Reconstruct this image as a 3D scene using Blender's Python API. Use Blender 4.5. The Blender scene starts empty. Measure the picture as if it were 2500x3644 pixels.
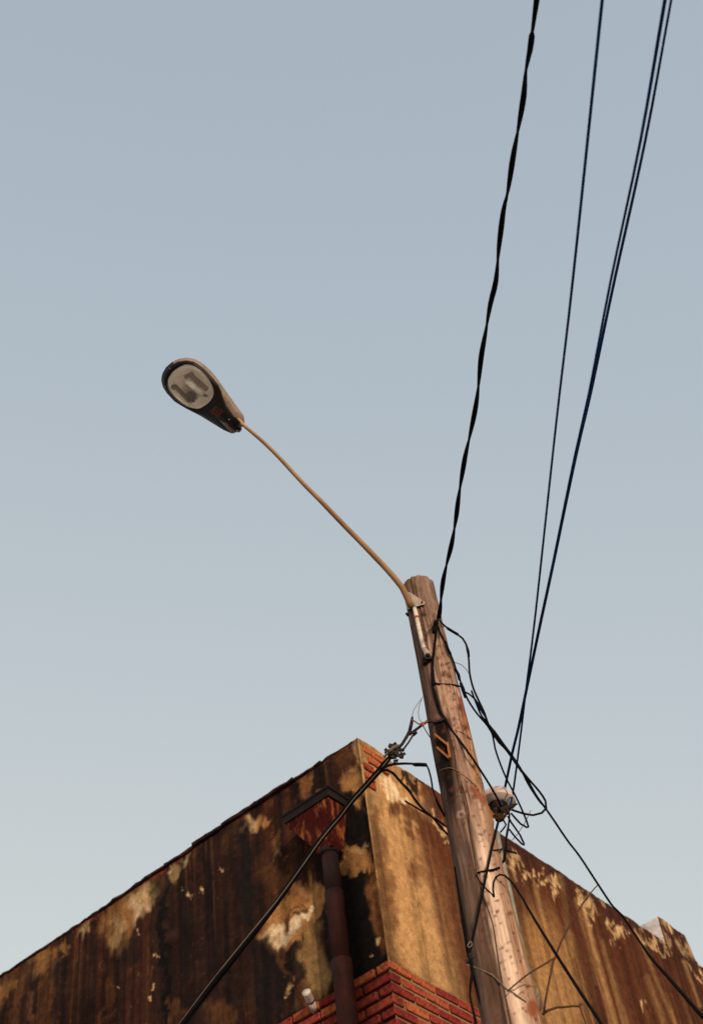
import bpy, bmesh, math, random
import numpy as np
from mathutils import Matrix, Vector
random.seed(7); np.random.seed(7)
SC = bpy.context.scene; COL = SC.collection

# ------------------------------------------------------------------ camera
f = 4914.0                                   # focal length in photo pixels (2500 x 3644)
e = math.atan(5783/4914)                     # the camera looks up by about 50 degrees
ux, uy = .158, .987; n_ = math.hypot(ux, uy); ux /= n_; uy /= n_
F = np.array([0, math.cos(e), math.sin(e)]); R0 = np.array([1., 0, 0]); U0 = np.array([0, -math.sin(e), math.cos(e)])
RR = uy*R0 - ux*U0; UU = ux*R0 + uy*U0
CAM = np.array([0, 0, 1.6])
cd = bpy.data.cameras.new('camera'); cam = bpy.data.objects.new('camera', cd); COL.objects.link(cam)
cd.sensor_fit = 'VERTICAL'; cd.sensor_height = 36; cd.lens = 36*f/3644; cd.clip_start = .05; cd.clip_end = 3000
cd.dof.use_dof = True; cd.dof.focus_distance = 7.4; cd.dof.aperture_fstop = 2.2
cam.matrix_world = Matrix(((RR[0], UU[0], -F[0], CAM[0]), (RR[1], UU[1], -F[1], CAM[1]), (RR[2], UU[2], -F[2], CAM[2]), (0, 0, 0, 1)))
SC.camera = cam
SC.render.resolution_x = 702; SC.render.resolution_y = 1024

# ------------------------------------------------------------------ sky and sun
SUN_EL = math.radians(13); SDIR = Vector((.37, -.93, 0)).normalized() * math.cos(SUN_EL) + Vector((0, 0, math.sin(SUN_EL)))
w = bpy.data.worlds.new('World'); SC.world = w; w.use_nodes = True
nt = w.node_tree; nt.nodes.clear()
sky = nt.nodes.new('ShaderNodeTexSky'); sky.sky_type = 'NISHITA'; sky.sun_disc = False
sky.sun_elevation = SUN_EL; sky.sun_rotation = math.atan2(SDIR.x, SDIR.y)
sky.air_density = 1.0; sky.dust_density = 3.0; sky.ozone_density = 1.0
hs = nt.nodes.new('ShaderNodeHueSaturation'); hs.inputs['Saturation'].default_value = .42; hs.inputs['Value'].default_value = 1.0
bg = nt.nodes.new('ShaderNodeBackground'); bg.inputs['Strength'].default_value = .15
out = nt.nodes.new('ShaderNodeOutputWorld')
veil = nt.nodes.new('ShaderNodeVectorMath'); veil.operation = 'MULTIPLY_ADD'   # thin high haze: pulls the clear sky towards a pale grey blue
veil.inputs[1].default_value = (1.493, 1.241, .769); veil.inputs[2].default_value = (-.199, .20, .852)
nt.links.new(sky.outputs[0], hs.inputs['Color']); gm = nt.nodes.new('ShaderNodeGamma'); gm.inputs[1].default_value = .5; nt.links.new(hs.outputs[0], gm.inputs[0]); nt.links.new(gm.outputs[0], veil.inputs[0]); nt.links.new(veil.outputs[0], bg.inputs[0]); nt.links.new(bg.outputs[0], out.inputs[0])
sl = bpy.data.lights.new('sun', 'SUN'); sl.energy = 1.95; sl.angle = math.radians(3); sl.color = (1, .82, .63)
so = bpy.data.objects.new('sun', sl); COL.objects.link(so); so.location = (3, -8, 12)
so.rotation_euler = SDIR.to_track_quat('Z', 'Y').to_euler()
SC.view_settings.view_transform = 'Standard'; SC.view_settings.look = 'None'
SC.view_settings.exposure = 1.05; SC.view_settings.gamma = 1.0; SC.view_settings.use_curve_mapping = False

# ------------------------------------------------------------------ helpers
def ray(px, py): return (px-1250)*RR - (py-1822)*UU + f*F
def atY(px, py, Y): d = ray(px, py); return CAM + d*(Y/d[1])
def proj(P):
    q = np.asarray(P) - CAM; k = q@F
    return 1250 + f*(q@RR)/k, 1822 - f*(q@UU)/k
LD = np.array([-.82016, .57213, 0.]); RD = np.array([.57213, .82016, 0.]); NL = -RD; NR = -LD
CO = atY(1270, 2625, 7.4); TOP = CO[2]
def wl(side, s, z, off=0.):
    D, N = (LD, NL) if side == 'L' else (RD, NR)
    return np.array([CO[0] + s*D[0] + off*N[0], CO[1] + s*D[1] + off*N[1], z])
def un(side, px, py, off=0.):
    D, N = (LD, NL) if side == 'L' else (RD, NR)
    d = ray(px, py); t = ((CO + off*N - CAM)@N)/(d@N); P = CAM + d*t
    return (P-CO)@D, P[2], P

def hsh(i, j, seed):
    h = np.sin(i*127.1 + j*311.7 + seed*74.7)*43758.5453
    return h - np.floor(h)
def vn(x, y, seed=0):
    i = np.floor(x); j = np.floor(y); u = x-i; v = y-j
    u = u*u*(3-2*u); v = v*v*(3-2*v)
    return (hsh(i, j, seed)*(1-u) + hsh(i+1, j, seed)*u)*(1-v) + (hsh(i, j+1, seed)*(1-u) + hsh(i+1, j+1, seed)*u)*v
def fbm(x, y, seed=0, o=4):
    r = 0; a = .5; t = 0
    for k in range(o):
        r = r + a*vn(x*2**k, y*2**k, seed+k*13); t += a; a *= .5
    return r/t
def sst(a, b, x):
    t = np.clip((x-a)/(b-a), 0, 1); return t*t*(3-2*t)

def mat(name, col=(.5, .5, .5), rough=.8, metal=0., vary=.25, scale=20., bump=.2, bscale=60., attr=None, col2=None, rnd=None, spec=.3, stretch=None, det=5, bdist=.01, lohi=(.42, .68), hue=(.491, .517)):
    m = bpy.data.materials.new(name); m.use_nodes = True; t = m.node_tree; b = t.nodes['Principled BSDF']
    b.inputs['Roughness'].default_value = rough; b.inputs['Metallic'].default_value = metal
    b.inputs['Specular IOR Level'].default_value = spec
    tc = t.nodes.new('ShaderNodeTexCoord'); mp = t.nodes.new('ShaderNodeMapping'); t.links.new(tc.outputs['Object'], mp.inputs[0])
    if stretch: mp.inputs['Scale'].default_value = stretch
    nz = t.nodes.new('ShaderNodeTexNoise'); nz.inputs['Scale'].default_value = scale; nz.inputs['Detail'].default_value = det+1; nz.inputs['Roughness'].default_value = .65
    t.links.new(mp.outputs[0], nz.inputs['Vector'])
    if attr:
        a = t.nodes.new('ShaderNodeAttribute'); a.attribute_name = attr; base = a.outputs['Color']
    else:
        mx = t.nodes.new('ShaderNodeMix'); mx.data_type = 'RGBA'
        c2 = col2 if col2 else tuple(c*.5 for c in col)
        mx.inputs[6].default_value = (*col, 1); mx.inputs[7].default_value = (*c2, 1)
        rm = t.nodes.new('ShaderNodeMapRange'); rm.inputs[1].default_value = lohi[0]; rm.inputs[2].default_value = lohi[1]
        t.links.new(nz.outputs[0], rm.inputs[0]); t.links.new(rm.outputs[0], mx.inputs[0]); base = mx.outputs[2]
    # value variation
    h = t.nodes.new('ShaderNodeHueSaturation'); t.links.new(base, h.inputs['Color'])
    nz2 = t.nodes.new('ShaderNodeTexNoise'); nz2.inputs['Scale'].default_value = scale*3.1; nz2.inputs['Detail'].default_value = det; nz2.inputs['Roughness'].default_value = .7
    t.links.new(mp.outputs[0], nz2.inputs['Vector'])
    mr = t.nodes.new('ShaderNodeMapRange'); mr.inputs[1].default_value = .25; mr.inputs[2].default_value = .75; mr.inputs[3].default_value = 1-vary; mr.inputs[4].default_value = 1+vary
    t.links.new(nz2.outputs[0], mr.inputs[0])
    val = mr.outputs[0]
    if rnd:
        oi = t.nodes.new('ShaderNodeObjectInfo'); mr2 = t.nodes.new('ShaderNodeMapRange'); mr2.inputs[3].default_value = 1-rnd; mr2.inputs[4].default_value = 1+rnd
        t.links.new(oi.outputs['Random'], mr2.inputs[0])
        mm = t.nodes.new('ShaderNodeMath'); mm.operation = 'MULTIPLY'; t.links.new(val, mm.inputs[0]); t.links.new(mr2.outputs[0], mm.inputs[1]); val = mm.outputs[0]
        mh = t.nodes.new('ShaderNodeMapRange'); mh.inputs[3].default_value = hue[0]; mh.inputs[4].default_value = hue[1]
        t.links.new(oi.outputs['Random'], mh.inputs[0]); t.links.new(mh.outputs[0], h.inputs['Hue'])
    t.links.new(val, h.inputs['Value']); t.links.new(h.outputs[0], b.inputs['Base Color'])
    if bump:
        nb = t.nodes.new('ShaderNodeTexNoise'); nb.inputs['Scale'].default_value = bscale; nb.inputs['Detail'].default_value = 5
        t.links.new(mp.outputs[0], nb.inputs['Vector'])
        bp = t.nodes.new('ShaderNodeBump'); bp.inputs['Strength'].default_value = bump; bp.inputs['Distance'].default_value = bdist
        t.links.new(nb.outputs[0], bp.inputs['Height']); t.links.new(bp.outputs[0], b.inputs['Normal'])
    return m

ORG = {}
def tag(o, label, cat, group=None):
    o['label'] = label; o['category'] = cat
    if group: o['group'] = group
    return o
def thing(name, label, cat, loc, group=None):
    o = bpy.data.objects.new(name, None); COL.objects.link(o); o.location = tuple(loc); o.empty_display_size = .1
    ORG[o.name] = np.array(loc, float); return tag(o, label, cat, group)
def mesh(name, V, Fc, m, parent=None, smooth=True, label=None):
    """one mesh object; V in world space"""
    V = np.asarray(V, float)
    org = ORG[parent.name] if parent is not None else V.mean(0)
    me = bpy.data.meshes.new(name); me.from_pydata((V-org).tolist(), [], [list(map(int, q)) for q in Fc]); me.update()
    if smooth: me.polygons.foreach_set('use_smooth', [True]*len(me.polygons))
    me.materials.append(m)
    o = bpy.data.objects.new(name, me); COL.objects.link(o)
    if parent is not None: o.parent = parent; ORG[o.name] = org
    else: o.location = tuple(org); ORG[o.name] = org
    if label: o['label'] = label
    return o
def fixnormals(o):
    bm = bmesh.new(); bm.from_mesh(o.data); bmesh.ops.recalc_face_normals(bm, faces=bm.faces); bm.to_mesh(o.data); bm.free(); return o

def resample(P, step):
    P = np.asarray(P, float)
    if len(P) == 2:
        n = max(2, int(np.linalg.norm(P[1]-P[0])/step)); t = np.linspace(0, 1, n+1)[:, None]; return P[0]*(1-t)+P[1]*t
    Q = np.vstack([2*P[0]-P[1], P, 2*P[-1]-P[-2]]); o = []
    for i in range(1, len(Q)-2):
        a, b, c, d = Q[i-1], Q[i], Q[i+1], Q[i+2]
        n = max(1, int(np.linalg.norm(c-b)/step))
        for k in range(n):
            t = k/n
            o.append(.5*((2*b) + (c-a)*t + (2*a-5*b+4*c-d)*t*t + (3*b-a-3*c+d)*t**3))
    o.append(P[-1]); return np.array(o)
def tubegeo(P, r, seg=8):
    P = np.asarray(P, float); n = len(P)
    T = np.gradient(P, axis=0); T /= np.linalg.norm(T, axis=1)[:, None]+1e-12
    r = np.full(n, r) if np.isscalar(r) else np.interp(np.linspace(0, 1, n), np.linspace(0, 1, len(r)), r)
    a = np.array([0, 0, 1.]) if abs(T[0][2]) < .9 else np.array([1., 0, 0])
    Nn = np.cross(T[0], a); Nn /= np.linalg.norm(Nn); V = []
    for i in range(n):
        Nn = Nn - T[i]*(Nn@T[i]); Nn /= np.linalg.norm(Nn); B = np.cross(T[i], Nn)
        for k in range(seg):
            t = 2*math.pi*k/seg; V.append(P[i] + r[i]*(math.cos(t)*Nn + math.sin(t)*B))
    Fc = []
    for i in range(n-1):
        for k in range(seg):
            a0 = i*seg+k; b0 = i*seg+(k+1) % seg; Fc.append((a0, b0, b0+seg, a0+seg))
    Fc.append(tuple(range(seg))[::-1]); Fc.append(tuple((n-1)*seg+k for k in range(seg)))
    return V, Fc
class MB:
    def __init__(s): s.V = []; s.F = []
    def add(s, V, Fc):
        b = len(s.V); s.V += [tuple(v) for v in V]; s.F += [tuple(i+b for i in q) for q in Fc]; return s
    def tube(s, P, r, seg=8): return s.add(*tubegeo(P, r, seg))
    def box(s, c, X, Y, Z):
        c, X, Y, Z = map(lambda q: np.asarray(q, float), (c, X, Y, Z)); V = [c+i*X+j*Y+k*Z for i in (-1, 1) for j in (-1, 1) for k in (-1, 1)]
        return s.add(V, [(0, 1, 3, 2), (4, 6, 7, 5), (0, 4, 5, 1), (2, 3, 7, 6), (0, 2, 6, 4), (1, 5, 7, 3)])
    def obj(s, name, m, parent=None, smooth=True, label=None): return fixnormals(mesh(name, s.V, s.F, m, parent, smooth, label))

# ------------------------------------------------------------------ materials
M = {}
M['wall'] = mat('stained_plaster', attr='stain_tone', rough=.92, vary=.48, scale=30, bump=.45, bscale=45, spec=.06)
M['brick'] = mat('red_brick', (.225, .036, .020), .9, vary=.55, scale=22, bump=.5, bscale=70, col2=(.075, .011, .010), rnd=.35, bdist=.004, spec=.08)
M['mortar'] = mat('mortar', (.30, .22, .15), .95, vary=.3, scale=30, bump=.5)
M['coping'] = mat('sooty_coping', (.010, .006, .006), .95, spec=.05, vary=.4, scale=12, bump=.5, col2=(.045, .014, .01))
M['white'] = mat('white_plaster', (.50, .45, .45), .9, vary=.08, scale=8, bump=.2)
M['roof'] = mat('roof_concrete', (.16, .14, .12), .95)
M['ground'] = mat('pale_bounce_ground', (.50, .45, .38), .95, vary=.2, scale=3, bump=.3)  # unseen ground, lightened to bounce light up into the lamp
M['pole'] = mat('weathered_timber', attr='stain_tone', rough=.85, spec=.1, vary=.42, scale=22, bump=.6, bscale=30, stretch=(1, 1, .12))
M['cable'] = mat('black_rubber', (.0035, .0028, .003), .8, vary=.15, scale=5, bump=0, spec=.06, det=1)
M['bluecable'] = mat('blue_black_cable', (.001, .016, .080), .7, vary=.1, scale=3, bump=0, spec=.06, det=0)
M['greycable'] = mat('grey_wire', (.12, .09, .07), .7, vary=.15, scale=5, bump=0, det=1)
M['copper'] = mat('rusty_tie_wire', (.17, .075, .025), .6, vary=.3, scale=30, bump=.1)
M['pipe'] = mat('rusty_downpipe', (.030, .0058, .0038), .7, spec=.12, vary=.45, scale=5, bump=.5, bscale=30, col2=(.012, .008, .008), bdist=.003, stretch=(1, 1, .4))
M['hopper'] = mat('flaking_red_hopper', (.19, .055, .015), .85, spec=.08, vary=.7, scale=17, bump=.7, bscale=40, col2=(.028, .0022, .0018), stretch=(1, 1, .3), lohi=(.34, .48))
M['rim'] = mat('hopper_rim', (.0105, .0065, .0065), .8, spec=.12, vary=.25, scale=12, bump=.3)
M['pvc'] = mat('white_pvc', (.46, .38, .33), .5, vary=.08, scale=12, bump=.05)
M['galv'] = mat('galvanised_steel', (.27, .22, .19), .6, metal=.0, vary=.2, scale=14, bump=.1, col2=(.20, .12, .07))
M['arm'] = mat('lamp_arm_steel', (.25, .145, .072), .5, metal=.0, vary=.12, scale=4, det=1, bump=.0, col2=(.17, .08, .035))
M['rust'] = mat('orange_rust', (.22, .075, .008), .8, vary=.35, scale=30, bump=.3, col2=(.16, .05, .01))
M['housing'] = mat('lamp_housing_paint', (.185, .125, .088), .35, vary=.12, scale=9, bump=.0, det=2, col2=(.12, .08, .055), spec=.5)
M['gasket'] = mat('dark_lamp_frame', (.0075, .0045, .0045), .5, vary=.2, scale=20, bump=.0, spec=.15, det=2)
M['reflector'] = mat('lamp_reflector', (.98, .86, .74), .35, metal=.10, vary=.06, scale=16, bump=.05, col2=(.85, .70, .56))
M['holder'] = mat('lamp_holder', (.13, .065, .03), .7, vary=.2, scale=20)
M['bulb'] = mat('lamp_bulb', (.85, .78, .68), .3, vary=.05, scale=20, bump=0)
M['burnt'] = mat('burnt_patch', (.03, .012, .010), .9, vary=.2, scale=30)
M['orange'] = mat('orange_sticker', (.12, .018, .007), .7, vary=.15, scale=60, bump=0)
M['ink'] = mat('black_print', (.012, .008, .008), .7, bump=0)
M['red'] = mat('red_tape', (.50, .012, .02), .6, vary=.2, scale=30, bump=.1)
M['guard'] = mat('grey_green_cable_guard', (.17, .165, .135), .75, vary=.25, scale=8, bump=.3, col2=(.10, .085, .06))
M['ceramic'] = mat('white_ceramic', (.46, .37, .34), .5, vary=.10, scale=6, bump=.0, col2=(.38, .29, .26), spec=.3)
M['clamp'] = mat('dark_clamp', (.018, .009, .007), .7, vary=.4, scale=30, bump=.3, col2=(.005, .004, .004), spec=.15)
M['twig'] = mat('dry_twig', (.06, .022, .012), .9, vary=.3, scale=20, bump=.2)
g = bpy.data.materials.new('clear_lamp_bowl'); g.use_nodes = True; t = g.node_tree; t.nodes.clear()
tr = t.nodes.new('ShaderNodeBsdfTransparent'); gl = t.nodes.new('ShaderNodeBsdfGlossy'); gl.inputs['Roughness'].default_value = .12; gl.inputs['Color'].default_value = (.9, .9, .95, 1)
df = t.nodes.new('ShaderNodeBsdfDiffuse'); df.inputs[0].default_value = (.9, .8, .72, 1)
m1 = t.nodes.new('ShaderNodeMixShader'); m1.inputs[0].default_value = .07; m2 = t.nodes.new('ShaderNodeMixShader')
oo = t.nodes.new('ShaderNodeOutputMaterial')
t.links.new(tr.outputs[0], m1.inputs[1]); t.links.new(df.outputs[0], m1.inputs[2]); m2.inputs[0].default_value = .05
t.links.new(m1.outputs[0], m2.inputs[1]); t.links.new(gl.outputs[0], m2.inputs[2]); t.links.new(m2.outputs[0], oo.inputs[0])
M['glass'] = g
def burn_mark(m, P, r0, r1, col):
    t = m.node_tree; b = t.nodes['Principled BSDF']; src = b.inputs['Base Color'].links[0].from_socket
    ge = t.nodes.new('ShaderNodeNewGeometry'); vm = t.nodes.new('ShaderNodeVectorMath'); vm.operation = 'DISTANCE'; vm.inputs[1].default_value = tuple(P)
    nz = t.nodes.new('ShaderNodeTexNoise'); nz.inputs['Scale'].default_value = 30; ma = t.nodes.new('ShaderNodeMath'); ma.operation = 'MULTIPLY_ADD'; ma.inputs[1].default_value = .025
    t.links.new(ge.outputs['Position'], nz.inputs['Vector']); t.links.new(nz.outputs[0], ma.inputs[0])
    mr = t.nodes.new('ShaderNodeMapRange'); mr.inputs[1].default_value = r0+.0125; mr.inputs[2].default_value = r1+.0125; mr.inputs[3].default_value = 1; mr.inputs[4].default_value = 0; mr.interpolation_type = 'SMOOTHSTEP'
    mx = t.nodes.new('ShaderNodeMix'); mx.data_type = 'RGBA'; mx.inputs[7].default_value = (*col, 1)
    t.links.new(ge.outputs['Position'], vm.inputs[0]); t.links.new(vm.outputs['Value'], ma.inputs[2]); t.links.new(ma.outputs[0], mr.inputs[0]); t.links.new(mr.outputs[0], mx.inputs[0]); t.links.new(src, mx.inputs[6]); t.links.new(mx.outputs[2], b.inputs['Base Color'])

# ------------------------------------------------------------------ unseen ground, bounces light up into the lamp
gd = mesh('ground', [(-900, -900, 0), (900, -900, 0), (900, 900, 0), (-900, 900, 0)], [(0, 1, 2, 3)], M['ground'], smooth=False); gd['kind'] = 'structure'

# ------------------------------------------------------------------ building
bld = thing('corner_building', 'old stained plaster building corner with red brick showing below and flaking dark walls', 'building', (CO[0], CO[1], 0))
ZB = 6.165                                   # plaster ends here, bare brick below
TAN = np.array([.235, .108, .038]); GOLD = np.array([.285, .150, .060]); PALE = np.array([.42, .26, .13]); CREAM = np.array([.54, .39, .24])
BRN = np.array([.066, .0195, .0080]); MID = np.array([.115, .045, .0165]); DRK = np.array([.0185, .0065, .0045]); BLK = np.array([.004, .003, .003]); RUST = np.array([.20, .035, .018])
def mixc(c, k, col): k = np.clip(k, 0, 1)[..., None]; return c*(1-k) + col*k
def blob(X, Y, cx, cy, rx, ry, ang=0., nz=None, soft=.25, rag=.5):
    a = math.radians(ang); dx = X-cx; dy = Y-cy; u = (dx*math.cos(a)+dy*math.sin(a))/rx; v = (-dx*math.sin(a)+dy*math.cos(a))/ry
    d = np.sqrt(u*u+v*v)
    if nz is not None: d = d + (nz-.5)*2*rag
    return 1 - sst(1-soft, 1+soft, d)
def stroke(X, Y, pts, wd, nz=None, soft=.3, rag=.4):
    d = np.full(X.shape, 1e9)
    for (x0, y0), (x1, y1) in zip(pts[:-1], pts[1:]):
        L2 = (x1-x0)**2+(y1-y0)**2; t_ = np.clip(((X-x0)*(x1-x0)+(Y-y0)*(y1-y0))/L2, 0, 1)
        d = np.minimum(d, np.hypot(X-x0-t_*(x1-x0), Y-y0-t_*(y1-y0)))
    d = d/wd
    if nz is not None: d = d + (nz-.5)*2*rag
    return 1 - sst(1-soft, 1+soft, d)

def paint_left(S, Z, X, Y):
    X = X + (fbm(S*5, Z*5, 201, 3)-.5)*70 + (fbm(S*17, Z*17, 202, 3)-.5)*26 + (fbm(S*42, Z*42, 203, 2)-.5)*16
    Y = Y + (fbm(S*5, Z*4, 204, 3)-.5)*110 + (fbm(S*17, Z*13, 205, 3)-.5)*24 + (fbm(S*24, Z*1.5, 209, 3)-.5)*70 + (fbm(S*42, Z*42, 206, 2)-.5)*16
    n1 = fbm(S*7, Z*7, 1, 5); n2 = fbm(S*18, Z*18, 2, 4); n3 = fbm(S*40, Z*40, 3, 3)
    st = fbm(S*9, Z*.18, 5, 3); st2 = fbm(S*26, Z*.35, 6, 3); stc = fbm(S*5, Z*.15, 9, 2)
    zn = lambda a: (a-.5)/.12
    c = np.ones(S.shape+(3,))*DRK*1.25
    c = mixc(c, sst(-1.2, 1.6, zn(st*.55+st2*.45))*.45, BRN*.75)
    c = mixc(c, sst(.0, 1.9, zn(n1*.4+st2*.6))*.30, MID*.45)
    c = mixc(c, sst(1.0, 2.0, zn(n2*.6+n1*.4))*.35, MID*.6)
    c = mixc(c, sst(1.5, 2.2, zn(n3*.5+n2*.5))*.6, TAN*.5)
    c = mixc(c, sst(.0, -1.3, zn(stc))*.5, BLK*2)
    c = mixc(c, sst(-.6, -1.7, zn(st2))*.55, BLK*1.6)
    dt = TOP - Z                              # distance below the edge
    c = mixc(c, (1-sst(.05, .30, dt + (n1-.5)*.4))*sst(.5, 1.3, zn(fbm(S*3.2, Z*2, 21, 3)))*.45*sst(1.0, 1.5, S), TAN*.5)
    c = mixc(c, (1-sst(.02, .06, dt))*sst(.2, 1., zn(st))*.9, RUST*.7)
    run = sst(.6, 1.5, zn(fbm(S*12, Z*.22, 81, 3)))*sst(2.4, .1, dt+(fbm(S*15, Z*0, 82, 2)-.5)*1.5); c = mixc(c, run*.75, BLK*1.5)
    run = sst(.9, 1.8, zn(fbm(S*20, Z*.35, 83, 3)))*sst(2.0, .2, dt+(fbm(S*11, Z*0, 84, 2)-.5)*1.5); c = mixc(c, run*.5, MID*.75)
    # smear of tan plaster along the top edge
    for b, col, k in [((505, 3200, 38, 85, 22), PALE*.75, .95), ((490, 3235, 22, 38, 12), CREAM*.85, .8), ((425, 3270, 50, 90, 20), TAN*.75, .9), ((410, 3300, 16, 42, 18), PALE*.8, .6),
                      ((160, 3400, 50, 62, 22), TAN*.8, .95), ((175, 3560, 24, 150, 3), MID*.8, .6), ((300, 3310, 14, 30, 14), PALE*.6, .8), ((5, 3520, 30, 60, 20), TAN*.8, .9), ((240, 3360, 16, 40, 20), TAN*.75, .8),
                      ((620, 3110, 14, 42, 18), PALE*.65, .8), ((660, 3060, 10, 26, 15), CREAM*.5, .6), ((905, 2940, 26, 26, 0), PALE*.85, .9), ((880, 2962, 18, 14, 0), PALE*.8, .9),
                      ((935, 2945, 14, 26, 0), TAN, .8), ((1080, 2795, 32, 46, 20), MID*1.2, .8), ((1112, 2755, 10, 20, 0), TAN*.7, .6), ((1150, 2815, 24, 14, -25), TAN*.9, .7), ((980, 3000, 14, 40, 0), TAN*.55, .6), ((985, 3050, 14, 22, 0), PALE*.45, .5),
                      ((960, 3130, 50, 60, 0), MID*.6, .5), ((540, 3480, 10, 26, 0), MID, .5), ((385, 3555, 12, 90, 0), MID, .5), ((625, 3600, 40, 30, 0), MID, .45), ((780, 3590, 60, 50, 0), MID, .45), ((60, 3560, 20, 90, 8), MID*.8, .6), ((115, 3600, 12, 60, 0), MID, .5)]:
        c = mixc(c, blob(X, Y, *b, nz=n1*.6+n2*.4, soft=.5, rag=.35)*k, col)
    # plaster patch under the parapet corner
    c = mixc(c, blob(X, Y, 1265, 2800, 62, 42, -35, n1, .3, .35), TAN*.95); c = mixc(c, blob(X, Y, 1262, 2770, 34, 22, -35, n2, .4, .5)*.6, GOLD*.6)
    c = mixc(c, blob(X, Y, 1272, 2672, 14, 52, -4, n1, .3, .4)*.95, PALE*.7); c = mixc(c, blob(X, Y, 1235, 2700, 50, 60, -20, n1, .5, .7)*.35, MID)
    # the big pale scar left of the downpipe
    pt = blob(X, Y, 1040, 3268, 140, 78, -52, n1, .12, .22); c = mixc(c, pt, TAN*1.05)
    c = mixc(c, blob(X, Y, 1120, 3200, 60, 85, 0, n1, .15, .25), TAN); pt2 = np.maximum(pt, blob(X, Y, 1120, 3200, 60, 85, 0, n1, .15, .25))
    c = mixc(c, pt2*blob(X, Y, 1000, 3310, 55, 26, -38, n2, .5, .8), CREAM*.9); c = mixc(c, pt2*stroke(X, Y, [(1010, 3290), (1065, 3280), (1095, 3240)], 14, n2), CREAM*.95)
    c = mixc(c, pt2*stroke(X, Y, [(1000, 3270), (1022, 3245), (1040, 3225)], 7, n2)*.8, MID*.6); c = mixc(c, pt2*stroke(X, Y, [(1028, 3262), (1060, 3246), (1058, 3225)], 7, n2)*.85, MID*.5)
    c = mixc(c, pt2*blob(X, Y, 1050, 3175, 26, 50, 30, n2, .4, .4)*.6, MID)
    # below it
    c = mixc(c, blob(X, Y, 1115, 3455, 55, 120, 0, n1, .5, .6)*.8, np.array([.22, .125, .05])); c = mixc(c, stroke(X, Y, [(1008, 3380), (1012, 3520)], 8, n1)*.6, MID)
    for a in ([(950, 3370), (945, 3640)], [(985, 3380), (990, 3600)], [(1060, 3370), (1050, 3480)], [(872, 2960), (876, 3300)]): c = mixc(c, stroke(X, Y, a, 22, st2, .6)*.85, BLK*1.8)
    c = mixc(c, stroke(X, Y, [(590, 3160), (588, 3644)], 10, st2, .5, .3)*.95, BLK)
    c = mixc(c, stroke(X, Y, [(735, 3040), (738, 3300)], 12, st2, .6, .3)*.6, BLK); c = mixc(c, blob(X, Y, 565, 3150, 30, 60, 0, n1, .5)*.6, BLK*2); c = mixc(c, blob(X, Y, 200, 3440, 22, 50, 0, n1, .5)*.6, BLK*2); c = mixc(c, blob(X, Y, 440, 3370, 40, 60, 0, n1, .5)*.6, BLK*2)
    # strip between pipe and corner: near-black fill, mottled edge, patch of plaster
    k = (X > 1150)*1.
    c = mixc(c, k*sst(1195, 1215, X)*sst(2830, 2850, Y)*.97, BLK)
    c = mixc(c, blob(X, Y, 1268, 3075, 62, 55, -30, n1, .15, .25)*1., TAN*.8); c = mixc(c, stroke(X, Y, [(1215, 3055), (1262, 3040), (1310, 3008)], 7, n2, .5)*.6, PALE*.6)
    c = mixc(c, blob(X, Y, 1335, 3200, 34, 150, -7, n1*.5+n2*.5, .4, .9)*.75, MID*1.1); c = mixc(c, blob(X, Y, 1350, 3140, 20, 60, -7, n2, .4, .8)*.75, TAN)
    c = mixc(c, blob(X, Y, 1355, 3340, 26, 60, -7, n2, .5, .9)*.45, MID)
    for (x, y, r) in ((545, 3545, 7), (495, 3330, 6), (566, 3430, 5), (415, 3510, 5), (1331, 3332, 9), (1295, 3387, 4), (1010, 3510, 9), (706, 3147, 6), (668, 3175, 7), (775, 3120, 7)): c = mixc(c, blob(X, Y, x, y, r, r*1.3, 0, n3, .4, .6)*.9, PALE*.9)
    c = mixc(c, stroke(X, Y, [(350, 3255), (420, 3238), (450, 3222)], 2.6)*.7, RUST*.8)
    c = c*(1.08-.40*sst(.4, -1.6, zn(fbm(S*14, Z*.3, 86, 3)*.7+n1*.3))-.15*sst(.4, 1.4, zn(fbm(S*34, Z*.5, 87, 2))))[..., None]
    pale = sst(.05, .12, c[..., 0]); c = c*(.55+.9*fbm(S*30, Z*30, 44, 3))[..., None]
    return c, np.maximum(pt2, pale*.6)

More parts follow.
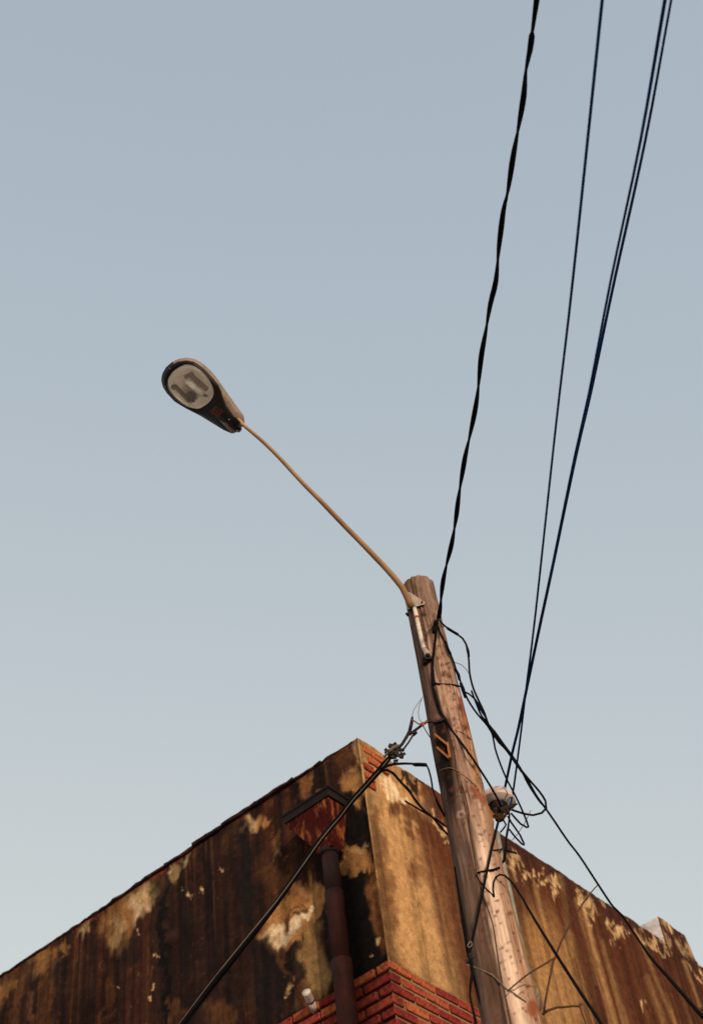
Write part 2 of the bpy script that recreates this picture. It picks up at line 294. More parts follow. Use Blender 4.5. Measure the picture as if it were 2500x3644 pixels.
def paint_right(S, Z, X, Y):
    X0, Y0 = X, Y
    X = X + (fbm(S*5, Z*5, 301, 3)-.5)*70 + (fbm(S*17, Z*17, 302, 3)-.5)*26 + (fbm(S*42, Z*42, 303, 2)-.5)*16
    Y = Y + (fbm(S*5, Z*4, 304, 3)-.5)*110 + (fbm(S*17, Z*13, 305, 3)-.5)*24 + (fbm(S*24, Z*1.5, 309, 3)-.5)*70 + (fbm(S*42, Z*42, 306, 2)-.5)*16
    n1 = fbm(S*7+5, Z*7, 31, 5); n2 = fbm(S*18, Z*18, 32, 4); n3 = fbm(S*40, Z*40, 33, 3)
    st = fbm(S*8, Z*.15, 35, 3); st2 = fbm(S*22, Z*.28, 36, 3); stw = fbm(S*3.1, Z*.2, 39, 2); dt = TOP - Z
    zn = lambda a: (a-.5)/.12
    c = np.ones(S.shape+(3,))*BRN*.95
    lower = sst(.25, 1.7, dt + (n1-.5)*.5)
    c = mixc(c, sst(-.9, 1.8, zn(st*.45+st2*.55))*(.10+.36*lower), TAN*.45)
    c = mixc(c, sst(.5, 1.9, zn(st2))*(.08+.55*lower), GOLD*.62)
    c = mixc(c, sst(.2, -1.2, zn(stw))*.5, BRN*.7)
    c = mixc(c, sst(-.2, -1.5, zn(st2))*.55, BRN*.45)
    c = mixc(c, sst(1.0, 2.0, zn(n2*.5+n1*.5))*.15, MID*.5)
    c = mixc(c, (1-sst(.02, .40, dt+(n1-.5)*.35))*.7, DRK*1.5)
    # golden column by the corner
    col = sst(1.05, .35, S + (st-.5)*.5 + (n1-.5)*.15)
    c = mixc(c, col*.92, GOLD*.78+PALE*.16)
    c = mixc(c, stroke(X, Y, [(1420, 2900), (1440, 3150), (1485, 3430)], 55, st2*.5+n1*.5, .7, .6)*.8, GOLD*1.12)
    c = mixc(c, stroke(X, Y, [(1340, 2890), (1365, 3060), (1400, 3300)], 20, n1*.5+n2*.5, .6, .6)*.65, MID)
    c = mixc(c, sst(.20, .0, S + (n2-.5)*.25)*sst(.55, 1.0, dt)*.7, MID*.8); c = mixc(c, blob(X, Y, 1345, 3130, 16, 60, -8, n2, .4, .6)*.7, GOLD)
    run = sst(.5, 1.6, zn(fbm(S*11, Z*.22, 91, 3)))*sst(2.2, .1, dt+(fbm(S*15, Z*0, 92, 2)-.5)*1.6)*sst(.1, .5, S); c = mixc(c, run*.72, DRK*1.8)
    run = sst(.9, 1.9, zn(fbm(S*21, Z*.3, 93, 3))); c = mixc(c, run*.35*sst(.3, 1.2, dt), GOLD*.9)
    # bright plaster near the top of the column
    c = mixc(c, blob(X, Y, 1400, 2800, 90, 55, 25, n1, .25, .3), GOLD*1.25); c = mixc(c, blob(X, Y, 1370, 2795, 26, 50, -20, n2, .6, .5), CREAM*.95)
    c = mixc(c, blob(X, Y, 1410, 2845, 50, 14, 12, n2, .5, .5)*.9, CREAM); c = mixc(c, blob(X, Y, 1470, 2790, 60, 40, 42, n1, .3, .4)*.9, GOLD*1.1)
    c = mixc(c, blob(X, Y, 1330, 2690, 70, 26, 38, n2, .3, .4)*.85, TAN*.9); c = mixc(c, blob(X, Y, 1318, 2740, 26, 60, 0, n2, .3, .5), PALE*.85)
    # dark band beneath the edge
    c = mixc(c, stroke(X, Y, [(1425, 2728), (1470, 2765), (1600, 2865)], 16, n2, .3, .4)*.95, DRK*.8)
    c = mixc(c, stroke(X, Y, [(1510, 2815), (1580, 2850), (1600, 2900)], 24, n2, .5, .5)*.75, BRN*1.5)
    c = mixc(c, stroke(X, Y, [(1425, 2880), (1520, 2950), (1600, 3060)], 26, n1, .5, .8)*.85, BRN); c = mixc(c, blob(X, Y, 1560, 3010, 80, 110, 20, n1, .6, .8)*.75, BRN*1.2)
    c = mixc(c, stroke(X, Y, [(1560, 3050), (1590, 3250), (1620, 3400)], 26, st2, .8, .6)*.55, BRN*1.6); c = mixc(c, stroke(X, Y, [(1445, 2880), (1460, 3000), (1480, 3150)], 12, st2, .8, .6)*.5, MID)
    c = mixc(c, stroke(X, Y, [(1545, 2915), (1590, 2960)], 9, n2, .5, .7)*.9, PALE*.9); c = mixc(c, stroke(X, Y, [(1575, 2980), (1595, 3000)], 7, n2, .5, .7)*.8, PALE*.8)
    c = mixc(c, stroke(X, Y, [(1648, 3420), (1660, 3560)], 16, n1, .5)*.6, BRN*1.6)
    # right of the pole
    c = mixc(c, blob(X0, Y0, 1965, 3540, 85, 230, -14, st2, .9, .3)*.85, GOLD*.9); c = mixc(c, blob(X0, Y0, 1935, 3380, 55, 120, -14, st2, .9, .3)*.6, TAN)
    for (x0, y0, x1, y1, wd, k) in ((2075, 3240, 2190, 3640, 8, .9), (2045, 3200, 2120, 3500, 6, .5), (2140, 3350, 2230, 3640, 7, .6), (1990, 3120, 2040, 3400, 9, .6), (2270, 3330, 2400, 3644, 7, .5), (2430, 3420, 2490, 3580, 6, .8), (2300, 3480, 2360, 3644, 10, .45), (1905, 3150, 1940, 3300, 10, .6), (2010, 3350, 2050, 3600, 8, .6)):
        c = mixc(c, stroke(X0, Y0, [(x0, y0), (x1, y1)], wd, st2, .9, .5)*k*.9, GOLD*.8)
    for (x0, y0, x1, y1, wd) in ((2110, 3240, 2260, 3644, 16), (2220, 3380, 2330, 3644, 26), (1985, 3170, 2030, 3300, 14), (2060, 3300, 2150, 3600, 9), (2330, 3400, 2440, 3644, 18)): c = mixc(c, stroke(X0, Y0, [(x0, y0), (x1, y1)], wd, st2, .9, .5)*.6, BRN*.8)
    for (x, y, rx, ry, a, b_) in ((1815, 3060, 12, 22, -40, .7), (1842, 3068, 8, 12, 0, .7), (1875, 3095, 18, 11, 45, 1), (1911, 3108, 10, 9, 0, .7), (1929, 3140, 12, 9, 0, .9), (1960, 3140, 14, 24, -25, 1), (1975, 3168, 20, 8, 35, 1), (2072, 3190, 7, 12, 0, .6), (2082, 3225, 14, 30, -25, .8), (2100, 3270, 10, 12, 0, .6),
                               (2137, 3245, 10, 12, 0, .5), (2180, 3285, 13, 20, -10, .9), (2206, 3315, 17, 14, 20, 1), (2190, 3345, 10, 8, 0, .5), (2280, 3310, 28, 12, 40, .7), (2330, 3345, 24, 10, 40, .7), (2365, 3365, 14, 10, 20, .7), (2380, 3305, 18, 22, 30, .9), (2430, 3350, 14, 34, -20, .6), (2282, 3570, 8, 10, 0, .8), (2490, 3455, 20, 10, 40, .9), (2452, 3440, 8, 20, -10, .6)):
        c = mixc(c, blob(X, Y, x, y, rx, ry, a, n1, .5, .25)*b_, PALE*.95)
    c = mixc(c, blob(X, Y, 1700, 3100, 1, 1, 0)*0, BLK)
    c = c*(1.08-.30*sst(.4, -1.6, zn(fbm(S*15, Z*.2, 96, 3)))-.22*sst(.4, 1.4, zn(fbm(S*32, Z*.45, 97, 2))))[..., None]
    scr = sst(.17, .26, c[..., 0])*sst(.9, 1.2, S+.4*(Y<2870)*2); c = c*(.62+.76*fbm(S*30, Z*30, 45, 3))[..., None]
    return c, scr*.7

def wall_grid(side, sl_, topf, paint):
    zs = np.concatenate([np.linspace(0, 5.0, 12)[:-1], np.arange(5.0, 6.10, .05), np.arange(6.10, 7.66, .0125)])
    fr_ = np.array(zs); K = 26
    S = []; Z = []; tz = topf(sl_)
    Zg = np.vstack([np.tile(fr_[:, None], (1, len(sl_))), np.linspace(0, 1, K+1)[1:, None]*(tz-7.6475)[None]+7.6475])
    Sg = np.tile(sl_[None], (Zg.shape[0], 1))
    D, N = (LD, NL) if side == 'L' else (RD, NR)
    P = CO*[1, 1, 0] + Sg[..., None]*D + Zg[..., None]*[0, 0, 1]
    q = P - CAM; kk = np.maximum(q@F, .5); X = 1250+f*(q@RR)/kk; Y = 1822-f*(q@UU)/kk
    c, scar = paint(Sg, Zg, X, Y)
    fade = sst(0, .03, Sg)
    off = (fbm(Sg*5, Zg*5, 77)-.5)*.012 + (fbm(Sg*22, Zg*22, 78)-.5)*.007 - .008*scar
    bz = 1 - sst(ZB-.005, ZB+.008, Zg); bz = bz*(Sg < 2.12)*(Zg > 5.3)
    off = (off*(1-bz) - (.004 if side == 'R' else .014)*bz)*fade
    c = mixc(c, bz*.95, np.array([.17, .10, .055]) if side == 'R' else np.array([.03, .018, .014]))
    P = P + off[..., None]*N
    R_, C_ = Sg.shape
    ext = []
    si = np.maximum(sl_, .24)
    ext.append(CO*[1, 1, 0] + si[:, None]*D - .24*N + tz[:, None]*[0, 0, 1])
    ext.append(CO*[1, 1, 0] + si[:, None]*D - .24*N + np.full_like(tz, 7.0)[:, None]*[0, 0, 1])
    V = np.vstack([P.reshape(-1, 3)] + ext); c = np.vstack([c.reshape(-1, 3), np.tile(c[-1], (2, 1))]); R2 = R_+2
    idx = np.arange(R2*C_).reshape(R2, C_); a = idx[:-1, :-1].ravel(); b = idx[:-1, 1:].ravel(); d = idx[1:, 1:].ravel(); h = idx[1:, :-1].ravel()
    Fc = np.stack([a, b, d, h] if side == 'R' else [a, h, d, b], 1)
    me = bpy.data.meshes.new('wall'); V = V - ORG[bld.name]
    me.vertices.add(len(V)); me.vertices.foreach_set('co', V.astype(np.float32).ravel())
    me.loops.add(Fc.size); me.loops.foreach_set('vertex_index', Fc.astype(np.int32).ravel())
    me.polygons.add(len(Fc)); me.polygons.foreach_set('loop_start', np.arange(0, Fc.size, 4, dtype=np.int32)); me.polygons.foreach_set('loop_total', np.full(len(Fc), 4, np.int32))
    me.update(calc_edges=True); me.validate()
    me.polygons.foreach_set('use_smooth', [True]*len(me.polygons))
    at = me.color_attributes.new('stain_tone', 'FLOAT_COLOR', 'POINT'); at.data.foreach_set('color', np.hstack([np.clip(c, 0, 1), np.ones((len(c), 1))]).astype(np.float32).ravel())
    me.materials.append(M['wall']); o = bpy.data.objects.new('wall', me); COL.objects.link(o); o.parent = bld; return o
def top_left(s):
    return TOP + (fbm(s*6, s*0+.3, 51, 4)-.5)*.035*sst(0, .1, s) + (vn(s*1.3, s*0, 55)-.5)*.02*sst(0, .3, s)
def top_right(s):
    base = TOP + (fbm(s*7, s*0+.7, 52, 4)-.5)*.03*sst(0, .1, s)
    blk = np.interp(s, [0, 3.955, 3.962, 4.05, 4.2, 4.385, 4.395, 4.43, 4.52, 4.62, 9.5], [0, 0, .27, .275, .25, .262, .23, 0.03, -.01, 0, 0])
    return base + blk
s_left = np.concatenate([np.arange(0, 4.1, .0125), np.linspace(4.1, 9, 20)])
s_right = np.concatenate([np.arange(0, 3.94, .0125), np.arange(3.94, 4.0, .004), np.arange(4.0, 4.9, .0125), np.linspace(4.9, 9, 18)])
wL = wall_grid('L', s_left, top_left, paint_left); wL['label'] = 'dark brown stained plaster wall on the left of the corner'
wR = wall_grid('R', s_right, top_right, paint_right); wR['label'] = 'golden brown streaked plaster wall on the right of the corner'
# far walls and roof so that the building is closed
b = MB(); P = [wl('L', 9, 0), wl('L', 9, 0)+RD*9, wl('R', 9, 0)]; H = np.array([0, 0, TOP-.02])
b.add([P[0], P[1], P[1]+H, P[0]+H], [(0, 1, 2, 3)]); b.add([P[1], P[2], P[2]+H, P[1]+H], [(0, 1, 2, 3)]); mesh('rear_wall', b.V, b.F, M['roof'], bld, False)
q = [wl('R', .2, 7.3) - .2*NR, wl('R', 9, 7.3)-.2*NR, wl('L', 9, 7.3)+RD*9, wl('L', 9, 7.3)-.2*NL]; mesh('roof', q, [(0, 1, 2, 3)], M['roof'], bld, False)
# raised block on the right parapet with a white plastered cheek
def rblock(s0, s1, z0, z1, o0, o1):
    b_ = MB(); V = [wl('R', s, z, o) for s in (s0, s1) for z in (z0, z1) for o in (o0, o1)]
    return b_.add(V, [(0, 1, 3, 2), (4, 6, 7, 5), (0, 4, 5, 1), (2, 3, 7, 6), (0, 2, 6, 4), (1, 5, 7, 3)])
rb = rblock(3.945, 4.40, 7.2, TOP+.255, -.9, -.012); rb.obj('parapet_block', M['white'], bld, False, label='white plastered cheek of the raised parapet block')

# coping along the left edge: sooty broken stones
s = .05; k = 0
while s < 8.6:
    L_ = random.uniform(.22, .42); b = MB(); zt = TOP + random.uniform(-.004, .010); ov = float(np.interp(s, [0, .25, .6, 1.7, 2.6, 9], [.003, .009, .024, .022, .009, .007]))*random.uniform(.85, 1.15)
    V = []; n = 6; th = float(np.interp(s, [0, .3, .8, 2, 3, 9], [.004, .006, .012, .010, .006, .006]))
    for i in range(n+1):
        ss = s + L_*i/n; jz = random.uniform(-.004, .004)
        for (o_, z_) in ((ov+random.uniform(-.006, .006), zt-.012+jz), (ov+random.uniform(-.006, .006), zt+th+jz), (-.2, zt+th+jz), (-.2, zt-.012+jz)): V.append(wl('L', ss, z_, o_))
    Fc = [(4*i+j, 4*i+(j+1) % 4, 4*i+4+(j+1) % 4, 4*i+4+j) for i in range(n) for j in range(4)] + [(0, 1, 2, 3), (4*n+3, 4*n+2, 4*n+1, 4*n)]
    b.add(V, Fc); b.obj('coping_stone', M['coping'], bld, False); s += L_+.006

# bricks: shared box meshes with uneven edges
def brick_mesh(L_, d_, h_, seed):
    rnd = random.Random(seed); bm = bmesh.new(); bmesh.ops.create_cube(bm, size=1)
    for v in bm.verts: v.co = Vector((v.co.x*L_, v.co.y*d_, v.co.z*h_))
    bmesh.ops.bevel(bm, geom=bm.edges[:], offset=.005, segments=1, affect='EDGES')
    for v in bm.verts: v.co += Vector((rnd.uniform(-.0025, .0025), rnd.uniform(-.0015, .0015), rnd.uniform(-.002, .002)))
    me = bpy.data.meshes.new('brick'); bm.to_mesh(me); bm.free(); me.materials.append(M['brick']); return me
BL, BD, BH = .212, .10, .053
bms = {k: [brick_mesh({'s': BL, 'h': BD, 'q': BL*.5}[k], BD, BH, 10*i+ord(k)) for i in range(4)] for k in 'sh'}
def put_brick(side, s, z, kind='s', proud=.010, tilt=0):
    L_ = BL if kind == 's' else BD
    o = bpy.data.objects.new('brick', random.choice(bms[kind])); COL.objects.link(o)
    P = wl(side, s+L_/2, z, proud-BD/2+random.uniform(-.003, .004)) - ORG[bld.name]
    D = LD if side == 'L' else RD; o.parent = bld; o.location = tuple(P)
    o.rotation_euler = (random.uniform(-.01, .01), random.uniform(-.012, .012)+tilt, math.atan2(D[1], D[0])+random.uniform(-.012, .012)); return o
for c_ in range(11):
    z = ZB - .032 - c_*.075
    # a corner brick is a stretcher on one face and a header on the other
    sR = 0; sL = 0
    if c_ % 2 == 0: put_brick('R', -.010, z, 's'); sR = BL+.012-.01; sL = BD+.004
    else: put_brick('L', -.010, z, 's'); sL = BL+.012-.01; sR = BD+.004
    for side, s0 in (('R', sR), ('L', sL)):
        s = s0 + .008
        while s < 1.95:
            k = 's' if random.random() < .8 else 'h'
            put_brick(side, s, z, k, .008 if side == 'R' else .012); s += (BL if k == 's' else BD) + .014
# mortar lip with crumbs over the first course, right face
# exposed bricks at the parapet corner
for (px, py, kind, tl) in ((1290, 2665, 's', .0), (1308, 2705, 's', .02), (1312, 2700, 's', 0), (1292, 2725, 'h', 0), (1296, 2757, 'h', 0), (1298, 2783, 'h', 0)):
    s_, z_, _ = un('R', px, py)
    if (px, py) == (1312, 2700): continue
    put_brick('R', s_, z_, kind, .016, tl)

# ------------------------------------------------------------------ rainwater hopper and downpipe
s0, s1, zr, dd = .152, .542, 7.39, .20
dp = thing('downpipe', 'rust red downpipe with flaking square hopper head on the dark left wall', 'downpipe', wl('L', .26, 6.9, .1))
def ring(s0, s1, o0, o1, z): return [wl('L', s0, z, o1), wl('L', s1, z, o1), wl('L', s1, z, o0), wl('L', s0, z, o0)]
def loft(rs, cap=True):
    V = [p for r in rs for p in r]; n = len(rs[0]); Fc = [(i*n+j, i*n+(j+1) % n, (i+1)*n+(j+1) % n, (i+1)*n+j) for i in range(len(rs)-1) for j in range(n)]
    if cap: Fc += [tuple(range(n)), tuple(range((len(rs)-1)*n, len(rs)*n))]
    return V, Fc
b = MB(); b.add(*loft([ring(s0-.006, s1+.006, .004, dd+.006, zr), ring(s0-.006, s1+.006, .004, dd+.006, zr+.05), ring(s0-.02, s1+.02, .004, dd+.016, zr+.058), ring(s0-.02, s1+.02, .004, dd+.016, zr+.072)])); rim = b.obj('hopper_rim', M['rim'], dp, False)
pc, po, pr = .262, .115, .056
def hring(z, k): return ring(s0+.01+(pc-pr-.008-s0-.01)*k*(.55 if z > zr-.34 else .95), s1-.01+(pc+pr+.008-s1+.01)*k, .012+(po-pr-.012)*k, dd-.005+(po+pr-dd+.005)*k, z)
b = MB(); b.add(*loft([hring(zr, 0), hring(zr-.045, .02), hring(zr-.055, .10), hring(zr-.33, 1.), hring(zr-.36, 1.)])); b.obj('hopper_box', M['hopper'], dp, False)
def vpipe(z0, z1, r, name, m, parent, bell=0):
    zs_ = [z0, z1] if not bell else [z0, z1-.10, z1-.085, z1]
    rs_ = [r, r] if not bell else [r, r, r+bell, r+bell]
    n = 28; V = []; Fc = []
    for z, rr_ in zip(zs_, rs_):
        for k in range(n): a = 2*math.pi*k/n; V.append(wl('L', pc+rr_*math.cos(a), z, po+rr_*math.sin(a)))
    for i in range(len(zs_)-1):
        for k in range(n): Fc.append((i*n+k, i*n+(k+1) % n, (i+1)*n+(k+1) % n, (i+1)*n+k))
    Fc += [tuple(range(n))[::-1], tuple(range((len(zs_)-1)*n, len(zs_)*n))]
    return fixnormals(mesh(name, V, Fc, m, parent, True))
zj1 = un('L', 1185, 3162, .15)[1]; zj2 = un('L', 1215, 3405, .15)[1]
vpipe(zj1-.05, zr-.345, .054, 'pipe_section', M['pipe'], dp)
vpipe(zj2-.05, zj1, .058, 'pipe_section', M['pipe'], dp, .003)
vpipe(3.2, zj2, .0625, 'pipe_section', M['pipe'], dp, .003)
vpipe(.05, 3.25, .058, 'pipe_section', M['pipe'], dp)
vpipe(zr-.375, zr-.345, .068, 'collar', M['rim'], dp)
for z in (4.6, 2.2): b = MB(); b.box(wl('L', pc, z, .05), LD*.056, NL*.052, (0, 0, .018)); b.obj('pipe_clip', M['rim'], dp, False)

# short white pvc stub
pa = un('L', 1124, 3602, -.02)[2]; pb = atY(1089, 3530, un('L', 1124, 3602)[2][1]-.13)
vp = thing('vent_pipe', 'short white plastic pipe stub poking out of the red brick left of the downpipe', 'pipe', pa)
d_ = pb-pa
b = MB(); b.tube([pa, pa+d_*.55], .023, 20); b.obj('pipe', M['pvc'], vp)
b = MB(); b.tube([pa+d_*.56, pa+d_*.60, pa+d_*.93, pa+d_*1.], [.024, .026, .026, .028], 20); b.obj('end_socket', M['pvc'], vp)
b = MB(); b.tube([pa+d_*.535, pa+d_*.57], .0265, 20); b.obj('joint_ring', M['rim'], vp)

# ------------------------------------------------------------------ timber pole
PY = 5.6
A0 = atY(1512, 2200, PY); A1 = atY(1811, 3600, PY)
def pax(z): return A1[0] + (A0[0]-A1[0])*(z-A1[2])/(A0[2]-A1[2])
def prad(z): return .093 + (A0[2]-z)*.0125
PTOP = atY(1497, 2078, PY)[2]
def onpole(px, py, off=0.):
    d = ray(px, py); z = 6.5
    for _ in range(8):
        c = np.array([pax(z), PY]); r = prad(z)+off; a = d[0]**2+d[1]**2; b_ = -2*(d[0]*c[0]+d[1]*c[1]); cc = c@c-r*r; D_ = b_*b_-4*a*cc
        t_ = (-b_-math.sqrt(max(D_, 0)))/(2*a); P = CAM+d*t_; z = P[2]
    return P
pole = thing('utility_pole', 'tall weathered round timber pole with cracks, stains and nail holes', 'pole', (pax(0), PY, 0))
nt_, nz_ = 72, 520
zz = np.concatenate([np.linspace(0, 4.4, 10)[:-1], np.linspace(4.4, PTOP-.03, nz_), PTOP-.03+np.array([.016, .028, .036])])
rsc = np.concatenate([np.ones(len(zz)-3), [.965, .89, .76]])
TH = np.linspace(0, 2*math.pi, nt_, endpoint=False)[None].repeat(len(zz), 0); ZZ = zz[:, None].repeat(nt_, 1)
RAD = (prad(ZZ) + (fbm(TH*3+9, ZZ*1.6, 61)-.5)*.014 + (fbm(np.cos(TH)*6+20, ZZ*.8+np.sin(TH)*6, 62)-.5)*.012)*rsc[:, None]
cr = 1.42*math.pi + (fbm(ZZ*.9, ZZ*0, 63)-.5)*.5                        # one long drying crack
RAD = RAD + (fbm(TH*16, ZZ*1.5, 70, 3)-.5)*.010
RAD -= .014*np.exp(-((TH-cr)/.035)**2); RAD -= .006*np.exp(-((TH-cr-.55)/.03)**2)*(ZZ < 6.1)
# flat adze cut near the top of the right side
RAD -= .010*np.exp(-((TH-5.6)/.35)**2)*sst(6.75, 6.85, ZZ)*(1-sst(7.15, 7.18, ZZ))
PX_ = pax(ZZ)+RAD*np.cos(TH); PYY = PY+RAD*np.sin(TH)
Pp = np.stack([PX_, PYY, ZZ + (rsc[:, None] < 1)*np.cos(TH-2.2)*.006], -1)
q = Pp-CAM; X = 1250+f*(q@RR)/(q@F); Y = 1822-f*(q@UU)/(q@F)
n1 = fbm(TH*4, ZZ*9, 65, 4); n2 = fbm(TH*12, ZZ*26, 66, 3); gr = fbm(TH*14, ZZ*1.2, 67, 3); gr2 = fbm(TH*30, ZZ*2.4, 68, 2); n3 = fbm(TH*7, ZZ*3, 69, 4)
WT = np.array([.31, .18, .125]); WO = np.array([.25, .115, .05]); WG = np.array([.125, .078, .064]); WD = np.array([.030, .014, .010]); WL = np.array([.56, .40, .30]); LIC = np.array([.075, .040, .004])
c = np.ones(ZZ.shape+(3,))*WT*.85
c = mixc(c, sst(.42, .66, gr*.6+gr2*.4)*.6, WG*1.15); c = mixc(c, sst(.55, .75, gr2*.7+n1*.3)*.5, WL)
c = mixc(c, sst(.40, .28, gr2)*.75, WD*1.3); c = mixc(c, sst(.38, .30, gr)*.5, WD*1.5)
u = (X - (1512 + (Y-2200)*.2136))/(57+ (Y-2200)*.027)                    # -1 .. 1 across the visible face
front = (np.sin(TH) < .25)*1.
c = mixc(c, sst(.0, -.55, u + (n3-.5)*.5)*.66, WD*1.8); c = mixc(c, sst(.55, .95, u+(n1-.5)*.3)*sst(2450, 2600, Y)*.45, WO)  # left of the shaft darkened: its shaded side is painted into the colour
c = mixc(c, sst(2330, 2150, Y + (n1-.5)*120)*.6, WG*.85)
c = mixc(c, sst(.55, .70, n2*.5+n1*.5)*.45, WD*1.6)
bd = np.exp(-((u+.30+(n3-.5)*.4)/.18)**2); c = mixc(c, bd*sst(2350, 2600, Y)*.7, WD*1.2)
lc = sst(.50, .66, n1)*np.exp(-((u+.45)/.22)**2)*(sst(2880, 2950, Y)*(1-sst(3100, 3200, Y)) + (1-sst(2110, 2140, Y)) + .5*(sst(3330, 3400, Y)*(1-sst(3460, 3520, Y)))); c = mixc(c, lc*.9, LIC)
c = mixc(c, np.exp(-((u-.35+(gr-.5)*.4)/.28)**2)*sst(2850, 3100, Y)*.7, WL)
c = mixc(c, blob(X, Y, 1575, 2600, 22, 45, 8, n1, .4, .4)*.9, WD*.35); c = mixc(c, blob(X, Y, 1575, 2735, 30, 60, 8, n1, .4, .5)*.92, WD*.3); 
c = mixc(c, stroke(X, Y, [(1640, 2490), (1652, 2540), (1662, 2590)], 11, n2, .6, .5)*.85, np.array([.13, .025, .008])); c = mixc(c, stroke(X, Y, [(1652, 2560), (1672, 2650), (1700, 2790)], 10, n1, .8, .5)*.5, np.array([.26, .11, .035]))
c = mixc(c, stroke(X, Y, [(1680, 2805), (1705, 2830), (1722, 2850)], 12, n2, .5, .5)*.9, np.array([.16, .045, .02])); c = mixc(c, blob(X, Y, 1505, 2188, 10, 8, 0, n2, .4)*.9, WD*.8)
c = mixc(c, blob(X, Y, 1893, 3590, 22, 30, 0, n2, .4, .5)*.9, np.array([.15, .04, .015])); c = mixc(c, blob(X, Y, 1545, 2235, 16, 40, 10, n1, .5)*.6, WD)
c = mixc(c, stroke(X, Y, [(1450, 2240), (1500, 2450), (1560, 2800), (1590, 3000), (1640, 3300), (1690, 3600)], 22, n3, .8, .5)*.5, WD)
c = mixc(c, blob(X, Y, 1638, 2898, 13, 13, 0, n2, .3, .2)*.9, WL*.9); c = mixc(c, blob(X, Y, 1637, 2898, 6, 7, 0, n2, .3, .2)*.95, WD*.5)
c = mixc(c, front*np.exp(-((TH-cr)/.05)**2)*.85, WD*.6)
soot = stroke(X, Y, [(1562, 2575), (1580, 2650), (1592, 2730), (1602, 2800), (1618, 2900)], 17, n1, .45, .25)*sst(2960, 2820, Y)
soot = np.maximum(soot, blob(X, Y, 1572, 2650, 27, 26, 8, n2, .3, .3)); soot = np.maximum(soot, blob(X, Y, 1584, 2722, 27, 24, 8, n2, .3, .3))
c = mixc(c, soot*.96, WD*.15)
c = mixc(c, stroke(X, Y, [(1600, 2590), (1610, 2700), (1622, 2800), (1640, 2960), (1680, 3200)], 7, n2, .7, .6)*.5, WG*.7)
rng = np.random.RandomState(3)
for i in range(230):                                                     # nail and staple holes
    y_ = rng.uniform(2150, 3640); u_ = rng.uniform(-.6, .92); x_ = 1512+(y_-2200)*.2136 + u_*(57+(y_-2200)*.027); r_ = rng.uniform(2.5, 5.5) if rng.rand() < .9 else rng.uniform(6, 10)
    m_ = (np.abs(Y-y_) < 30) & (np.abs(X-x_) < 30) & (np.sin(TH) < .3)
    if m_.any():
        kk = np.clip(1.4-np.hypot(X[m_]-x_, (Y[m_]-y_)/1.2)/r_, 0, 1)*.8; c[m_] = c[m_]*(1-kk[:, None]) + kk[:, None]*np.array([.06, .020, .009])
Vp = Pp.reshape(-1, 3); idx = np.arange(len(zz)*nt_).reshape(len(zz), nt_); i2 = np.roll(idx, -1, 1)
Fc = np.stack([idx[:-1].ravel(), i2[:-1].ravel(), i2[1:].ravel(), idx[1:].ravel()], 1).tolist() + [idx[-1].tolist()]
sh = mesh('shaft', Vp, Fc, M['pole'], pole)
at = sh.data.color_attributes.new('stain_tone', 'FLOAT_COLOR', 'POINT'); at.data.foreach_set('color', np.hstack([np.clip(c.reshape(-1, 3), 0, 1), np.ones((len(Vp), 1))]).astype(np.float32).ravel())

def poletube(pts, off): return resample([onpole(x, y, off) for x, y in pts], .02)
# white conduit with elbow
b = MB(); b.tube(poletube([(1474, 2165), (1479, 2185), (1482, 2200), (1494, 2255), (1508, 2313)], .012), .0125, 14); b.obj('conduit', M['pvc'], pole)
b = MB(); b.tube(poletube([(1480, 2196), (1483, 2203)], .012), .0145, 14); b.obj('conduit_coupling', M['rust'], pole)
P0 = onpole(1509, 2310, .012); P1 = onpole(1519, 2326, .034); P2 = atY(1521, 2332, P1[1]-.016)
b = MB(); b.tube([P0, P1, P2], [.013, .017, .019], 14); b.obj('conduit_elbow', M['galv'], pole)
b = MB(); b.tube([P2+[0, -.0005, 0], P2+(P2-P1)*.15], .013, 14); b.obj('conduit_mouth', M['clamp'], pole)
b = MB()
for i in range(7):
    x_, y_ = 1505+random.uniform(0, 32), 2335+random.uniform(0, 28); c0 = onpole(x_, y_, .012); a = random.uniform(0, 3)
    b.box(c0, (.010*math.cos(a), 0, .010*math.sin(a)), (0, .010, 0), (-.006*math.sin(a), 0, .006*math.cos(a)))
b.obj('clamp', M['clamp'], pole)
# rusty U bracket
for pts, r_ in (([(1549, 2621), (1593, 2652)], .0052), ([(1592, 2650), (1600, 2698)], .0055), ([(1556, 2667), (1598, 2699)], .0052)):
    P = [onpole(x, y, .008) for x, y in pts]; P[0] = P[0]+[0, -.012, 0]; b = MB(); X_ = (P[1]-P[0])/2; up = np.array([0, 0, 1.]) if abs(X_[2]) < abs(X_[0])*3 else np.array([1., 0, 0]); up = up - X_*(up@X_)/(X_@X_); up /= np.linalg.norm(up); Yy = np.cross(X_, up); Yy /= np.linalg.norm(Yy)
    b.box((P[0]+P[1])/2, X_, up*r_, Yy*.010); b.obj('step_bracket', M['rust'], pole, False)
# cable guard down the right edge
pts = [(1772, 2962), (1785, 3040), (1800, 3110), (1818, 3190), (1838, 3290), (1858, 3380), (1880, 3480), (1905, 3600), (1925, 3700)]
P = [atY(x-6, y, PY+.03) for x, y in pts]; P.append(P[-1]+(P[-1]-P[-2])*6)
b = MB(); b.tube(resample(P, .1), [.013, .017, .019, .021, .022, .022], 12); b.obj('cable_guard', M['guard'], pole)
P = [atY(x, y, PY-.03) for x, y in ((1868, 3395), (1890, 3500), (1912, 3600), (1930, 3690))]
# strap and plate of the guard
b = MB(); P = onpole(1776, 3024, .004); b.tube([onpole(1755, 3026, .004), P, atY(1790, 3018, PY+.04)], .004, 6); b.obj('guard_strap', M['clamp'], pole)

